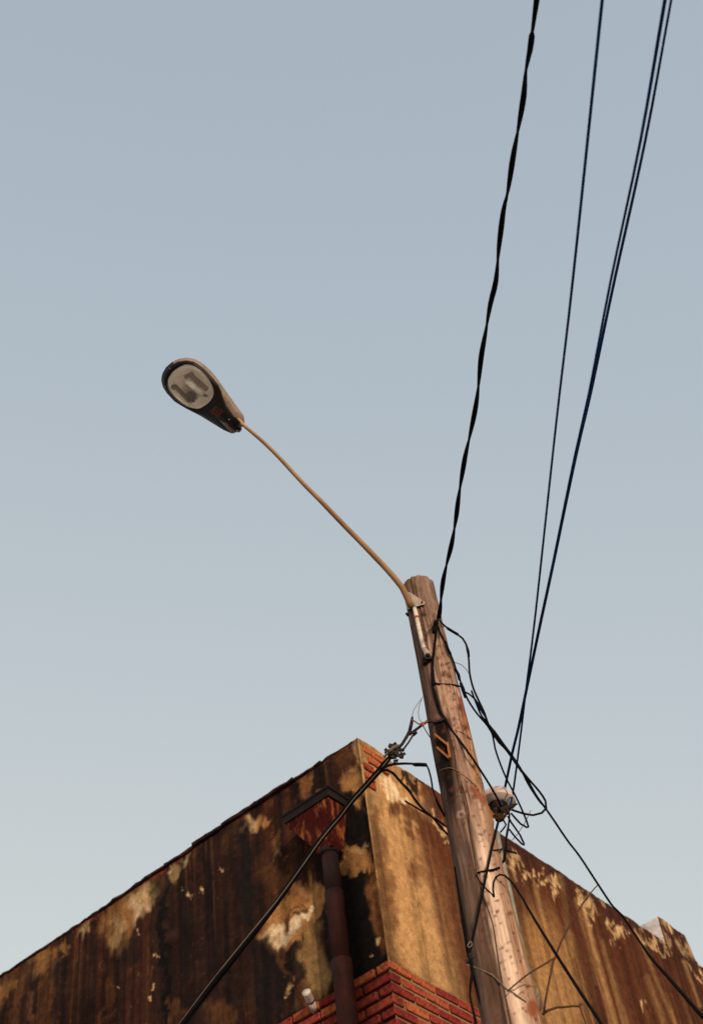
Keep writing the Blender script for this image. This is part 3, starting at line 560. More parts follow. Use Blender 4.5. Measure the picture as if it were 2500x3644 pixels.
def wire(name, pts, r, label, cat='cable', m='cable', Y=None, group=None, parent=None, seg=8, step=.03, wob=0., extra=None):
    P = [(atY(p[0], p[1], (p[2] if len(p) > 2 else Y)) if not (len(p) > 2 and p[2] == 'p') else onpole(p[0], p[1], r if np.isscalar(r) else r[0])) for p in pts]
    if extra is not None: P = P + [np.array(x) for x in extra]
    P = resample(P, step); r = np.array(r)*1.22 if np.max(r) < .0080 else r
    if wob: P = P + np.stack([(fbm(np.arange(len(P))*.35, np.arange(len(P))*0., 90+i+len(pts))-.5)*wob for i in range(3)], 1)
    V, Fc = tubegeo(P, r, seg)
    o = fixnormals(mesh(name, V, Fc, M[m], parent))
    if parent is None: tag(o, label, cat, group)
    return o

# copper tie wire wound round the pole, and the earth wire stapled down its face
b = MB(); b.tube(poletube([(1562, 2747), (1572, 2738), (1591, 2733), (1615, 2736), (1650, 2760), (1668, 2774), (1695, 2798)], .004), .0024, 6); b.obj('tie_wire', M['copper'], pole)
b = MB(); b.tube(poletube([(1590, 2520), (1597, 2600), (1616, 2680), (1625, 2760), (1640, 2820), (1642, 2790), (1666, 2885), (1668, 2930), (1675, 2985), (1688, 3060), (1695, 3110), (1720, 3190), (1752, 3290), (1768, 3390), (1781, 3470), (1800, 3560), (1818, 3650)], .002), .0030, 6); b.obj('earth_wire', M['twig'], pole)
b = MB(); b.tube(poletube([(1560, 2240), (1566, 2330), (1573, 2400), (1580, 2470)], .001), .0016, 6); b.obj('crack_wire', M['twig'], pole)

# ------------------------------------------------------------------ street lamp
Qn = CAM + ray(866, 1512)*.00160
def tip_point(px, py, L_):
    d = ray(px, py); d = d/np.linalg.norm(d); o = CAM-Qn; b_ = d@o; cc = o@o-L_*L_; D_ = b_*b_-cc
    return CAM + d*(-b_+math.sqrt(max(D_, 0)))
Tp = tip_point(606, 1306, .56)
DL = Tp-Qn; DL /= np.linalg.norm(DL); WLt = np.cross(DL, (0, 0, 1)); WLt /= np.linalg.norm(WLt); NU = np.cross(WLt, DL)
if NU[2] < 0: NU = -NU
lamp = thing('street_lamp', 'teardrop street lamp head with clear bowl on a long thin bent arm', 'street lamp', onpole(1462, 2140, .02))
def lz(x, y, n=0.):
    px, py = 540+x*.2258, 1240+y*.2258; d = ray(px, py); o = Qn+NU*n; t_ = ((o-CAM)@NU)/(d@NU); P = CAM+d*t_
    return np.array([(P-Qn)@DL, (P-Qn)@WLt])
def l3(a, n): return Qn + DL*a[0] + WLt*a[1] + NU*n
CL = lz(620, 600)
def polar(poly, n=72):
    Pq = np.array(poly) - CL; o = []
    for k in range(n):
        a = 2*math.pi*k/n; d = np.array([math.cos(a), math.sin(a)]); best = 0
        for i in range(len(Pq)):
            p, q = Pq[i], Pq[(i+1) % len(Pq)]; ee = q-p; den = d[0]*ee[1]-d[1]*ee[0]
            if abs(den) < 1e-12: continue
            t_ = (p[0]*ee[1]-p[1]*ee[0])/den; s_ = (p[0]*d[1]-p[1]*d[0])/den
            if t_ > 0 and -1e-6 <= s_ <= 1+1e-6: best = max(best, t_)
        o.append(CL + d*best)
    return np.array(o)
HZ = [(165, 480), (185, 380), (240, 285), (330, 205), (430, 162), (540, 147), (640, 165), (760, 230), (900, 355), (1000, 475), (1150, 690), (1300, 900), (1400, 1040), (1470, 1135), (1482, 1165), (1430, 1225), (1340, 1335), (1255, 1340), (1050, 1215), (800, 1062), (560, 940), (380, 830), (250, 690), (190, 590)]
FZ = [(172, 490), (200, 378), (290, 268), (400, 212), (540, 192), (660, 222), (800, 322), (930, 460), (1030, 580), (1080, 690), (1120, 820), (1170, 930), (1225, 1010), (1340, 1120), (1350, 1200), (1290, 1260), (1180, 1190), (1060, 1125), (930, 1095), (800, 1058), (700, 1030), (600, 975), (450, 880), (320, 770), (240, 655), (185, 570)]
GZ = [(235, 560), (250, 470), (320, 370), (420, 300), (540, 243), (660, 265), (780, 340), (880, 450), (950, 570), (985, 680), (960, 780), (880, 870), (790, 930), (710, 962), (600, 940), (480, 880), (350, 770), (270, 670)]
HN = .032
Hp = polar([lz(*p, HN) for p in HZ]); Fp = polar([lz(*p, -.006) for p in FZ]); Gp = polar([lz(*p, -.01) for p in GZ])
def rings(spec, m, name, parent, cap=True, smooth=True):
    V = []; Fc = []; n = 72
    for poly, k, nn in spec:
        for p in poly: V.append(l3(CL+(p-CL)*k, nn))
    for i in range(len(spec)-1):
        for j in range(n): Fc.append((i*n+j, i*n+(j+1) % n, (i+1)*n+(j+1) % n, (i+1)*n+j))
    if cap: Fc.append(tuple((len(spec)-1)*n+j for j in range(n)))
    return fixnormals(mesh(name, V, Fc, m, parent, smooth))
def sm(p, k=3):
    for _ in range(k): p = (np.roll(p, 1, 0)+2*p+np.roll(p, -1, 0))/4
    return p
Gs = sm(Gp, 3)
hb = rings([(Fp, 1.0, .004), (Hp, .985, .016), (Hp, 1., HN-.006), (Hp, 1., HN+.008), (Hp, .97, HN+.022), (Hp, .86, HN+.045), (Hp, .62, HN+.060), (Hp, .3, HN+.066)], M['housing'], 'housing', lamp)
hb.data.materials.append(M['gasket'])  # dark material that stands in for shade on the underside
sideP = np.array([-.25, 1.]) if WLt @ np.array([1., 0, 0]) > 0 else np.array([-.25, -1.])
for p_ in hb.data.polygons:                                               # underside away from the street side: shade put in as dark material
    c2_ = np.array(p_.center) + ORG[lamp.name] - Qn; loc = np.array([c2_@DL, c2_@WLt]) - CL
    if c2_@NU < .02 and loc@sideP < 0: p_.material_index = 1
fo = rings([(Gs, 1.02, .012), (Gs, 1.0, -.010), (Gs, 1.05, -.016), (Fp, .97, -.010), (Fp, 1.0, -.002), (Fp, 1.0, .006)], M['gasket'], 'bowl_frame', lamp, False)
rings([(Gs, 1.0, -.008), (Gs, .96, -.022), (Gs, .85, -.034), (Gs, .65, -.042), (Gs, .35, -.047), (Gs, .1, -.048)], M['glass'], 'bowl', lamp)
burn_mark(M['reflector'], l3(lz(600, 640, .04), .05), .03, .080, (.40, .25, .15)); burn_mark(M['reflector'], l3(lz(630, 765, .055), .055), .020, .050, (.006, .002, .002))
rings([(Gs, 1.03, .000), (Gs, .98, .012), (Gs, .86, .032), (Gs, .72, .050), (Gs, .56, .062), (Gs, .30, .068)], M['reflector'], 'reflector', lamp)
def lbox(b, z0, z1, hw, n0, n1):       # bar between two traced points on the lamp plane
    a, c2 = lz(*z0), lz(*z1); P, Q = l3(a, (n0+n1)/2), l3(c2, (n0+n1)/2); X_ = (Q-P)/2; Yy = np.cross(X_, NU); Yy /= np.linalg.norm(Yy)
    b.box((P+Q)/2, X_, Yy*hw, NU*abs(n1-n0)/2); return b
b = MB(); lbox(b, (500, 460), (620, 400), .012, .008, .026); lbox(b, (575, 420), (850, 660), .011, .006, .026); lbox(b, (330, 590), (570, 850), .008, .008, .026); lbox(b, (740, 730), (850, 760), .006, .008, .02); lbox(b, (300, 600), (345, 640), .010, .006, .020); b.obj('lamp_holder', M['holder'], lamp, False)
b = MB(); b.tube([l3(lz(530, 510), .012), l3(lz(560, 530), .010), l3(lz(760, 700), .010), l3(lz(800, 735), .012)], [.012, .019, .019, .010], 16); b.obj('bulb', M['bulb'], lamp)
bl = MB(); cb = lz(622, 755)
V = []; Fc = []
for i in range(7):
    ph = math.pi*i/6
    for k in range(20):
        a = 2*math.pi*k/20; rr_ = (.029+.004*math.sin(3*a))*math.sin(ph); V.append(l3(cb+np.array([rr_*math.cos(a)*1.15, rr_*math.sin(a)]), -.006+.012*math.cos(ph)))
for i in range(6):
    for k in range(20): Fc.append((i*20+k, i*20+(k+1) % 20, (i+1)*20+(k+1) % 20, (i+1)*20+k))
mesh('socket', V, Fc, M['burnt'], lamp)
# number sticker
stn = -.0165
so_, su, sv = np.array([1045., 1085.]), np.array([90., -98.]), np.array([-128., -85.])
def sp(u_, v_, n=stn): p = so_+su*u_+sv*v_; return l3(lz(p[0], p[1], n), n)
stk = mesh('number_sticker', [sp(u_, v_, n) for n in (stn, stn+.004) for u_, v_ in ((0, 0), (1, 0), (1, 1), (0, 1))], [(0, 1, 2, 3), (4, 7, 6, 5), (0, 4, 5, 1), (1, 5, 6, 2), (2, 6, 7, 3), (3, 7, 4, 0)], M['orange'], lamp, False)
n9 = stn-.0012
b = MB(); one = [(.18, .16), (.46, .16), (.46, .26), (.38, .26), (.38, .86), (.28, .86), (.16, .70), (.18, .64), (.26, .70), (.26, .26), (.18, .26)]
b.add([sp(u_, v_, n9) for u_, v_ in one], [tuple(range(len(one)))]); mesh('digit', b.V, b.F, M['ink'], stk, False)
V = []; 
for k in range(24):
    a = 2*math.pi*k/24
    for r1, r2 in ((.175, .36), (.075, .20)): V.append(sp(.70+r1*math.cos(a), .51+r2*math.sin(a), n9))
mesh('digit', V, [(2*k, 2*((k+1) % 24), 2*((k+1) % 24)+1, 2*k+1) for k in range(24)], M['ink'], stk, False)
def knob(x, y, r_, n0, m, name):
    b_ = MB(); a = lz(x, y, n0); b_.tube([l3(a, n0+.01), l3(a, n0), l3(a, n0-.003)], [r_, r_, r_*.5], 12); b_.obj(name, m, lamp)
knob(1217, 1122, .0045, -.014, M['arm'], 'screw'); knob(285, 318, .004, -.012, M['arm'], 'screw')
# neck clamp
b = MB(); a0 = l3(lz(1290, 1120, .0), .012); b.box(l3(lz(1300, 1180), .012), DL*.030, WLt*.034, NU*.018); b.box(l3(lz(1345, 1290), .015), DL*.012, WLt*.010, NU*.012); b.obj('neck_clamp', M['gasket'], lamp, False)
b = MB(); a1 = lz(1345, 1288, -.0); b.tube([l3(a1, -.006), l3(a1+np.array([-.008, .0]), .0)], .0055, 10); b.obj('bolt', M['galv'], lamp)
# arm
arm = [(1462, 2160), (1454, 2142), (1443, 2117), (1430, 2091), (1408, 2063), (1373, 2023), (1329, 1977), (1280, 1926), (1232, 1878), (1184, 1828), (1135, 1777), (1087, 1729), (1039, 1678), (991, 1626), (938, 1574), (894, 1536), (866, 1512)]
P = []; base = onpole(1462, 2140, .02); n = len(arm); cum = [0]
for i in range(1, n): cum.append(cum[-1]+math.hypot(arm[i][0]-arm[i-1][0], arm[i][1]-arm[i-1][1]))
for i, (x, y) in enumerate(arm):
    t_ = cum[i]/cum[-1]; P.append(atY(x, y, base[1]*(1-t_)+Qn[1]*t_))
P.append(Qn + DL*.05 + NU*.014)
b = MB(); b.tube(resample(P, .03), [.0185, .0175, .0165, .0155, .0145, .0135, .0125, .0115, .0108, .0105], 16); b.obj('arm', M['arm'], lamp)
pl = [(1436, 2118), (1450, 2106), (1462, 2110), (1512, 2143), (1508, 2151), (1480, 2158), (1460, 2164), (1447, 2172)]
V = [onpole(x, y, o_) for o_ in (.016, .006) for x, y in pl]; n = len(pl)
cen = len(V); V += [onpole(1466, 2138, .020), onpole(1466, 2138, .008)]
Fc = [(i, (i+1) % n, cen) for i in range(n)] + [(n+(i+1) % n, n+i, cen+1) for i in range(n)] + [(i, n+i, n+(i+1) % n, (i+1) % n) for i in range(n)]
fixnormals(mesh('mounting_plate', V, Fc, M['galv'], lamp, False))
b = MB(); P = onpole(1501, 2144, .016); b.tube([P, P+[0, -.012, 0]], .006, 8); b.obj('bolt', M['rust'], lamp)
b = MB(); b.tube([onpole(1452, 2172, .006), onpole(1470, 2178, .006)], .006, 8); b.tube([onpole(1446, 2184, .0), onpole(1452, 2190, .004)], .008, 8); b.obj('lower_clamp', M['clamp'], lamp)

# ------------------------------------------------------------------ overhead cables
def horiz(px, py, z): d = ray(px, py); return CAM + d*((z-CAM[2])/d[2])
thick = [(1560, 2200), (1566, 2160), (1570, 2115), (1576, 2065), (1588, 2010), (1606, 1935), (1620, 1855), (1630, 1775), (1643, 1690), (1655, 1620), (1672, 1545), (1690, 1455), (1700, 1385), (1711, 1270), (1727, 1180), (1744, 1080), (1763, 1000), (1774, 880), (1790, 750), (1806, 680), (1824, 560), (1845, 445), (1862, 340), (1870, 250), (1884, 180), (1894, 100), (1908, 0)]
P = []
p0 = onpole(1562, 2205, .03)
for i, (x, y) in enumerate(thick):
    t_ = i/(len(thick)-1); P.append(horiz(x, y, p0[2]*(1-t_) + (p0[2]-.02)*t_))
dirn = P[-1]-P[-5]; dirn /= np.linalg.norm(dirn); P += [P[-1]+dirn*2, P[-1]+dirn*5+[0, 0, .1], P[-1]+dirn*11+[0, 0, .6]]
tc = thing('twisted_overhead_cable', 'thick black twisted cable running from the pole top to the top edge of the picture', 'cable', p0)
Pc = resample(P, .03); T = np.gradient(Pc, axis=0); T /= np.linalg.norm(T, axis=1)[:, None]
sd = np.cross(T, (0, 0, 1)); sd /= np.linalg.norm(sd, axis=1)[:, None]; up = np.cross(sd, T); arc = np.cumsum(np.r_[0, np.linalg.norm(np.diff(Pc, axis=0), axis=1)])
ang = arc/.58*2*math.pi*.5*2 + 1.1*np.sin(arc*1.7)
for k in range(3):
    a = ang + k*2*math.pi/3 if k < 2 else ang*0
    o_ = (.0068 if k < 2 else 0)
    Q = Pc + (sd*np.cos(ang+k*math.pi)[:, None] + up*np.sin(ang+k*math.pi)[:, None])*o_
    b = MB(); b.tube(Q, .0062 if k < 2 else .0052, 8); b.obj('strand', M['cable'], tc)

def sky_wire(name, Y0, ztop, px, r, label, m='bluecable', pre=None):
    a = atY(*px[0], Y0); bb = horiz(*px[-1], ztop); h = bb-a; nrm = np.array([h[1], -h[0], 0.])   # the vertical plane the wire hangs in
    P = []
    for x, y in px: d = ray(x, y); P.append(CAM + d*(((a-CAM)@nrm)/(d@nrm)))
    d_ = P[-1]-P[-2]; P += [P[-1]+d_*1.5, P[-1]+d_*4]
    if pre: P = [atY(*q) for q in pre] + P
    V, Fc = tubegeo(resample(P, .12), np.array(r)*1.22, 8); return tag(fixnormals(mesh(name, V, Fc, M[m])), label, 'cable')
sky_wire('overhead_wire', 5.75, 6.6, [(1827, 2800), (1853, 2600), (1867, 2480), (1877, 2400), (1902, 2200), (1978, 1500), (2036, 1000), (2141, 0)], [.0044, .0044, .0058, .006, .0062], 'single thin blue black wire between the thick twisted cable and the close pair', pre=[(1812, 2885, 5.72), (1818, 2850, 5.73)])
sky_wire('overhead_wire', 5.80, 6.5, [(1796, 2800), (1821, 2680), (1841, 2600), (1883, 2400), (1925, 2200), (1968, 2000), (2045, 1620), (2094, 1400), (2171, 1000), (2277, 500), (2364, 0)], [.0055, .006, .006, .0046, .0042, .0058, .006, .006, .006], 'left wire of the close pair near the right edge, ending at the white insulator', pre=[(1786, 2862, 5.74)])
sky_wire('overhead_wire', 5.30, 6.55, [(1970, 2000), (2049, 1620), (2100, 1400), (2184, 1000), (2294, 500), (2386, 0)], [.0045, .0058, .0056, .004, .004, .004], 'right wire of the close pair near the right edge, joining its twin midway')

# the insulator behind the pole
hub = atY(1788, 2880, 5.72); ic = atY(1770, 2860, 5.78)
ins = thing('insulator', 'round pinkish white dome insulator behind the right side of the pole', 'insulator', ic)
V = []; n = 28; rI = .093; rows = 10; ax = np.array([.10, 0, 1.]); ax /= np.linalg.norm(ax); sx = np.cross((0, 1, 0), ax); sy = np.cross(ax, sx)
for i in range(rows+1):
    ph = math.pi/2*i/rows
    for k in range(n): a = 2*math.pi*k/n; V.append(ic + rI*math.cos(ph)*(math.cos(a)*sx+math.sin(a)*sy) + ax*rI*.95*math.sin(ph))
Fc = [(i*n+k, i*n+(k+1) % n, (i+1)*n+(k+1) % n, (i+1)*n+k) for i in range(rows) for k in range(n)] + [tuple(range(n))[::-1]]
mesh('dome', V, Fc, M['ceramic'], ins)
b = MB(); b.tube([ic+ax*.0-ax*.012, ic-ax*.03, ic-ax*.10], [.05, .030, .022], 14); b.obj('neck', M['clamp'], ins)
b = MB(); b.tube([ic-ax*.085+sx*.02, atY(1722, 2895, 5.70), atY(1712, 2900, 5.66)], .016, 8); b.obj('bracket', M['rust'], ins)
def lump(P, r_, seed, n=14, sc=(1, 1, 1)):
    rnd = random.Random(seed); b_ = MB()
    for i in range(n):
        c_ = np.array(P)+np.array([rnd.gauss(0, r_*sc[0]), rnd.gauss(0, r_*sc[1]), rnd.gauss(0, r_*sc[2])]); a_ = rnd.uniform(0, 3.14); X_ = np.array([math.cos(a_), rnd.uniform(-.3, .3), math.sin(a_)]); Y_ = np.cross(X_, (0, 1, .2)); Y_ /= np.linalg.norm(Y_); Z_ = np.cross(X_, Y_)
        b_.box(c_, X_*rnd.uniform(.35, 1.)*r_, Y_*rnd.uniform(.25, .55)*r_, Z_*r_*.4)
    return b_
lump(atY(1785, 2888, 5.71), .014, 5, 20, (1, .6, 1)).obj('wire_clamp', M['clamp'], ins, False)
b = MB(); P = [atY(1795, 2880, 5.72), atY(1815, 2872, 5.71), atY(1840, 2860, 5.70)]; b.tube(P, [.016, .011, .004], 7); b.tube([atY(1800, 2872, 5.72), atY(1806, 2895, 5.71)], [.014, .010], 7); b.obj('clamp_lever', M['clamp'], ins, False)
b = MB(); b.tube([atY(1744, 2895, 5.68), atY(1750, 2925, 5.68), atY(1752, 2945, 5.68)], [.006, .010, .005], 7); b.tube([atY(1736, 2870, 5.68), atY(1744, 2895, 5.68)], .005, 6); b.obj('hook', M['rust'], ins)

Wg = 'black drop wires tangled round the insulator'
# cables leaving to the right of the pole
sp1 = thing('spliced_wire', 'black wire with two taped splices looping from the pole top down to the insulator', 'cable', onpole(1562, 2210, .02))
wire('wire', [(1563, 2205, 'p'), (1570, 2217, 'p'), (1580, 2226, 5.56), (1592, 2236, 5.58), (1610, 2248, 5.6), (1628, 2259, 5.6), (1645, 2272, 5.6), (1657, 2292, 5.6), (1663, 2315, 5.6), (1667, 2350), (1670, 2397), (1682, 2447), (1701, 2491), (1723, 2538), (1736, 2576), (1758, 2603), (1790, 2648), (1820, 2689), (1839, 2722), (1879, 2772), (1917, 2816), (1939, 2850), (1942, 2876), (1926, 2893), (1895, 2901), (1864, 2896), (1820, 2882)], .0046, '', Y=5.62, parent=sp1)
wire('splice_sleeve', [(1590, 2235, 5.58), (1609, 2247, 5.6), (1628, 2258, 5.6)], .0082, '', parent=sp1); wire('splice_sleeve', [(1659, 2298, 5.6), (1664, 2318, 5.6), (1667, 2337, 5.6)], [.006, .0088, .0085, .006], '', parent=sp1)
sp2 = thing('spliced_wire', 'long black service wire running from the pole down to the lower right corner', 'cable', onpole(1562, 2240, .02))
wire('wire', [(1557, 2228, 'p'), (1563, 2246, 'p'), (1578, 2278, 'p'), (1590, 2305, 'p'), (1601, 2326, 5.54), (1613, 2356, 5.55), (1622, 2385, 5.56), (1633, 2413, 5.58), (1645, 2448, 5.6), (1664, 2491), (1695, 2538), (1733, 2582), (1755, 2617), (1805, 2676), (1841, 2728), (1873, 2772), (1905, 2828), (1939, 2876), (1967, 2916), (2005, 2973), (2024, 3000), (2062, 3049), (2126, 3147), (2179, 3226), (2212, 3258), (2261, 3331), (2314, 3408), (2389, 3493), (2500, 3622)], [.0044]*14+[.006, .0072, .0078], '', Y=5.64, parent=sp2, extra=None)
wire('splice_sleeve', [(1582, 2283, 'p'), (1591, 2307, 'p'), (1601, 2327, 5.53)], .0085, '', parent=sp2); wire('splice_sleeve', [(1638, 2430, 5.58), (1646, 2452, 5.59), (1655, 2482, 5.6)], [.008, .011, .010, .008], '', parent=sp2)
wire('splice_sleeve', [(1618, 2378, 5.56), (1630, 2402, 5.57), (1634, 2420, 5.58)], [.0055, .0075, .006], '', parent=sp2)
P_ = atY(2500, 3622, 5.64)
wire('drop_wire', [(1650, 2462, 5.6), (1668, 2470), (1689, 2488), (1706, 2515), (1724, 2548), (1740, 2588), (1752, 2618), (1760, 2662), (1772, 2700), (1788, 2742), (1804, 2778), (1836, 2839), (1864, 2901), (1879, 2943), (1874, 2945), (1851, 2932), (1817, 2894)], .0040, 'black wire dropping beside the pole to a sharp point right of the insulator', Y=5.66)
wire('drop_wire', [(1676, 2458, 5.6), (1692, 2500), (1712, 2548), (1738, 2578), (1765, 2620), (1800, 2662), (1822, 2690), (1850, 2733), (1875, 2785), (1903, 2830), (1925, 2860), (1940, 2874)], .0040, 'black wire lying in the bundle right of the pole and closing the long narrow loop', Y=5.68)
wire('thin_wire', [(1689, 2490), (1700, 2515), (1715, 2538), (1728, 2556), (1740, 2585), (1770, 2640), (1800, 2668)], .0026, 'thin blue wire inside the bundle just right of the pole', m='bluecable', Y=5.65, cat='wire')
wire('drop_wire', [(1806, 2905), (1817, 2926), (1848, 2970), (1862, 3000), (1864, 3007), (1856, 3004), (1832, 2979), (1810, 2951)], .0040, 'small black wire loop hanging in a point below the insulator', Y=5.7)
wire('drop_wire', [(1785, 2912), (1792, 2922), (1799, 2935), (1793, 2945), (1779, 2962)], .0036, 'short curled black wire end just under the insulator clamp', Y=5.69)
wire('drop_wire', [(1812, 2898), (1811, 2920), (1807, 2945), (1800, 2985), (1799, 3014), (1792, 3061), (1782, 3080), (1772, 3090)], [.0045, .0045, .006, .005, .007, .008, .006], 'ragged black wire hanging straight down from the insulator to the guard', Y=5.62, wob=.006)
wire('drop_wire', [(1775, 3088, 5.52), (1755, 3095, 'p'), (1735, 3098, 'p'), (1715, 3101, 'p'), (1697, 3106, 'p')], [.005, .0045, .004, .003], 'short black wire crossing the pole face sideways low down')
wire('drop_wire', [(1798, 3026), (1812, 3030), (1825, 3033), (1837, 3037)], .004, 'tiny black wire stub pointing right beneath the insulator', Y=5.62)
wire('drop_wire', [(1778, 2915, 5.62), (1770, 2930, 5.5), (1757, 2985, 5.45), (1744, 3039, 5.43), (1729, 3110, 5.43), (1707, 3218, 5.42), (1685, 3319, 5.42), (1672, 3378, 5.43)], .0052, 'taut black wire running from the insulator down across the pole to its left edge')
wire('drop_wire', [(1757, 3190, 'p'), (1753, 3165, 'p'), (1755, 3138, 'p'), (1764, 3120, 'p'), (1778, 3112, 5.47), (1795, 3116, 5.48), (1817, 3136, 5.5), (1857, 3196, 5.5), (1900, 3271, 5.5), (1979, 3399, 5.5), (2051, 3512, 5.5), (2141, 3648, 5.5), (2200, 3740, 5.5)], [.0035, .004, .0055, .0062, .0065], 'black cable arching off the pole and down past the golden wall to the bottom edge')
wire('thin_wire', [(1756, 3192, 'p'), (1745, 3178, 'p'), (1723, 3158, 'p'), (1705, 3135, 'p'), (1692, 3112, 'p')], .0028, 'thin dark wire hooked on the pole face in a V', cat='wire')
# on the pole face
fw = thing('face_wire', 'black wire taped down the middle of the pole face and off to the insulator', 'cable', onpole(1555, 2210, .01))
wire('wire', [(1556, 2205, 'p'), (1553, 2226, 'p'), (1546, 2289, 'p'), (1539, 2351, 'p'), (1538, 2400, 'p'), (1540, 2450, 'p'), (1552, 2500, 'p'), (1567, 2535, 'p'), (1582, 2557, 'p'), (1604, 2595, 'p'), (1632, 2632, 'p'), (1664, 2676, 5.47), (1698, 2726, 5.5), (1742, 2795, 5.58), (1773, 2850, 5.66), (1782, 2872, 5.68)], [.0065, .0055, .005, .005, .0045], '', parent=fw)
wire('splice_sleeve', [(1543, 2452, 'p'), (1549, 2480, 'p'), (1562, 2525, 'p')], [.006, .0095, .0095, .006], '', parent=fw); wire('splice_sleeve', [(1549, 2212, 'p'), (1542, 2250, 'p')], .0105, '', parent=fw); wire('splice_sleeve', [(1538, 2385, 'p'), (1540, 2440, 'p')], .0075, '', parent=fw)
wire('face_wire', [(1541, 2429, 'p'), (1560, 2434, 'p'), (1590, 2435, 'p'), (1615, 2437, 'p'), (1634, 2442, 5.56), (1645, 2446, 5.58)], .0036, 'short black wire crossing the pole face to the splice on its right')
wire('thin_wire', [(1563, 2369, 'p'), (1590, 2360, 'p'), (1617, 2357, 'p'), (1640, 2365, 5.6), (1656, 2380, 5.6), (1667, 2396, 5.6)], .0018, 'hair thin wire arching from the pole to the spliced wire', m='greycable', cat='wire')
wire('thin_wire', [(1604, 2593, 'p'), (1620, 2600, 'p'), (1640, 2606, 'p'), (1662, 2620, 'p'), (1675, 2632, 'p')], .0018, 'hair thin brown wire wrapped on the pole face above the bracket', m='twig', cat='wire')
# the dangling end at the lower left of the pole
lk = thing('hanging_wire', 'dangling dark wire with a hooked knot at the lower left edge of the pole', 'cable', atY(1671, 3390, 5.43))
wire('wire', [(1672, 3375), (1669, 3400), (1676, 3430), (1682, 3464), (1674, 3500), (1671, 3540), (1681, 3590), (1689, 3630), (1694, 3680)], [.005, .007, .006, .004, .004, .006, .0045], '', Y=5.43, parent=lk, wob=.006)
lump(atY(1672, 3408, 5.43), .010, 9, 12, (.7, .5, 1)).obj('knot', M['clamp'], lk, False)
b = MB(); b.tube([atY(1658, 3430, 5.43), atY(1667, 3418, 5.43), atY(1675, 3405, 5.43)], [.003, .006, .005], 6); b.obj('hook', M['clamp'], lk)
b = MB(); b.tube(resample([atY(x, y, 5.42) for x, y in ((1665, 3360), (1672, 3350), (1678, 3362), (1668, 3372), (1662, 3364), (1670, 3356))], .005), .0025, 6); b.obj('wire_curl', M['greycable'], lk)
wire('thin_wire', [(1656, 3434, 5.43), (1680, 3440, 5.43), (1711, 3452, 'p'), (1735, 3462, 'p'), (1755, 3473, 'p'), (1780, 3498, 'p'), (1799, 3518, 'p'), (1835, 3540, 'p'), (1870, 3565, 'p')], .0028, 'pale thin wire slanting across the lower pole face', m='greycable', cat='wire')
# tangle to the left of the pole, and the service drop
sd_ = thing('service_drop', 'thick bundle of black cables sloping down to the lower left past the hopper', 'cable', atY(1395, 2680, 5.5))
line = [(1440, 2622, 5.5), (1420, 2655, 5.5), (1395, 2685, 5.5), (1367, 2719, 5.52), (1350, 2742, 5.54), (1308, 2790, 5.6), (1251, 2853, 5.68), (1210, 2907, 5.74), (1144, 2986, 5.82), (1066, 3099, 5.92), (985, 3215, 6.0), (900, 3325, 6.08), (820, 3425, 6.15), (745, 3520, 6.22), (650, 3644, 6.3), (560, 3760, 6.36)]
Pc = resample([atY(*p) for p in line[2:]], .03); T = np.gradient(Pc, axis=0); T /= np.linalg.norm(T, axis=1)[:, None]; s1_ = np.cross(T, (0, 1, 0)); s1_ /= np.linalg.norm(s1_, axis=1)[:, None]; s2_ = np.cross(T, s1_); nn = len(Pc); tt = np.arange(nn)*.03
for k, (ph, r_, od, tw, m_) in enumerate(((0, .0082, .0095, .9, 'cable'), (2.1, .0082, .0095, .9, 'cable'), (4.2, .0072, .0095, .9, 'cable'), (1., .0032, .0155, .9, 'greycable'), (3.3, .0042, .0145, .6, 'cable'))):
    a = ph + tt*tw*1.2 + .5*np.sin(tt*3+k); grow = sst(0, .12, tt)*.6+.4
    Q = Pc + (s1_*np.cos(a)[:, None] + s2_*np.sin(a)[:, None])*(od*grow)[:, None]
    b = MB(); b.tube(Q, r_, 8); b.obj('strand', M[m_], sd_)
ac = thing('anchor_rod', 'rusty tension clamp and rods holding the cable bundle to the pole with red tape', 'cable clamp', atY(1410, 2670, 5.5))
wire('rod', [(1466, 2552), (1463, 2575), (1457, 2600)], [.005, .0078, .0078], '', m='clamp', Y=5.5, parent=ac); wire('rod', [(1457, 2598), (1447, 2620), (1432, 2645), (1418, 2662)], [.0075, .009, .0085, .007], '', m='clamp', Y=5.5, parent=ac)
wire('rod', [(1530, 2560, 5.5), (1520, 2566, 5.5), (1505, 2577, 5.5), (1485, 2592, 5.5), (1464, 2608, 5.5)], [.007, .006, .0055, .0065], '', m='clamp', parent=ac); wire('rod', [(1470, 2614), (1452, 2643), (1430, 2672)], .0042, '', m='clamp', Y=5.49, parent=ac)
wire('red_tape', [(1512, 2571), (1504, 2580), (1497, 2584)], [.003, .0068, .008, .003], '', m='red', Y=5.485, parent=ac)
wire('tie_wire', [(1465, 2561), (1475, 2567), (1490, 2577), (1505, 2573), (1522, 2566)], .0032, '', m='copper', Y=5.48, parent=ac)
lump(atY(1468, 2610, 5.49), .010, 21, 10, (.9, .5, .6)).obj('shackle', M['clamp'], ac, False)
lump(atY(1400, 2682, 5.49), .016, 22, 30, (1.2, .6, 1.0)).obj('tension_clamp', M['clamp'], ac, False)
lump(atY(1425, 2688, 5.49), .010, 23, 9, (1, .5, .8)).obj('shackle', M['clamp'], ac, False); lump(atY(1410, 2708, 5.49), .008, 25, 7, (1, .5, .8)).obj('shackle', M['clamp'], ac, False)
wire('grip', [(1366, 2695), (1382, 2675), (1400, 2660), (1420, 2652)], [.006, .009, .010, .007], '', m='greycable', Y=5.47, parent=ac)
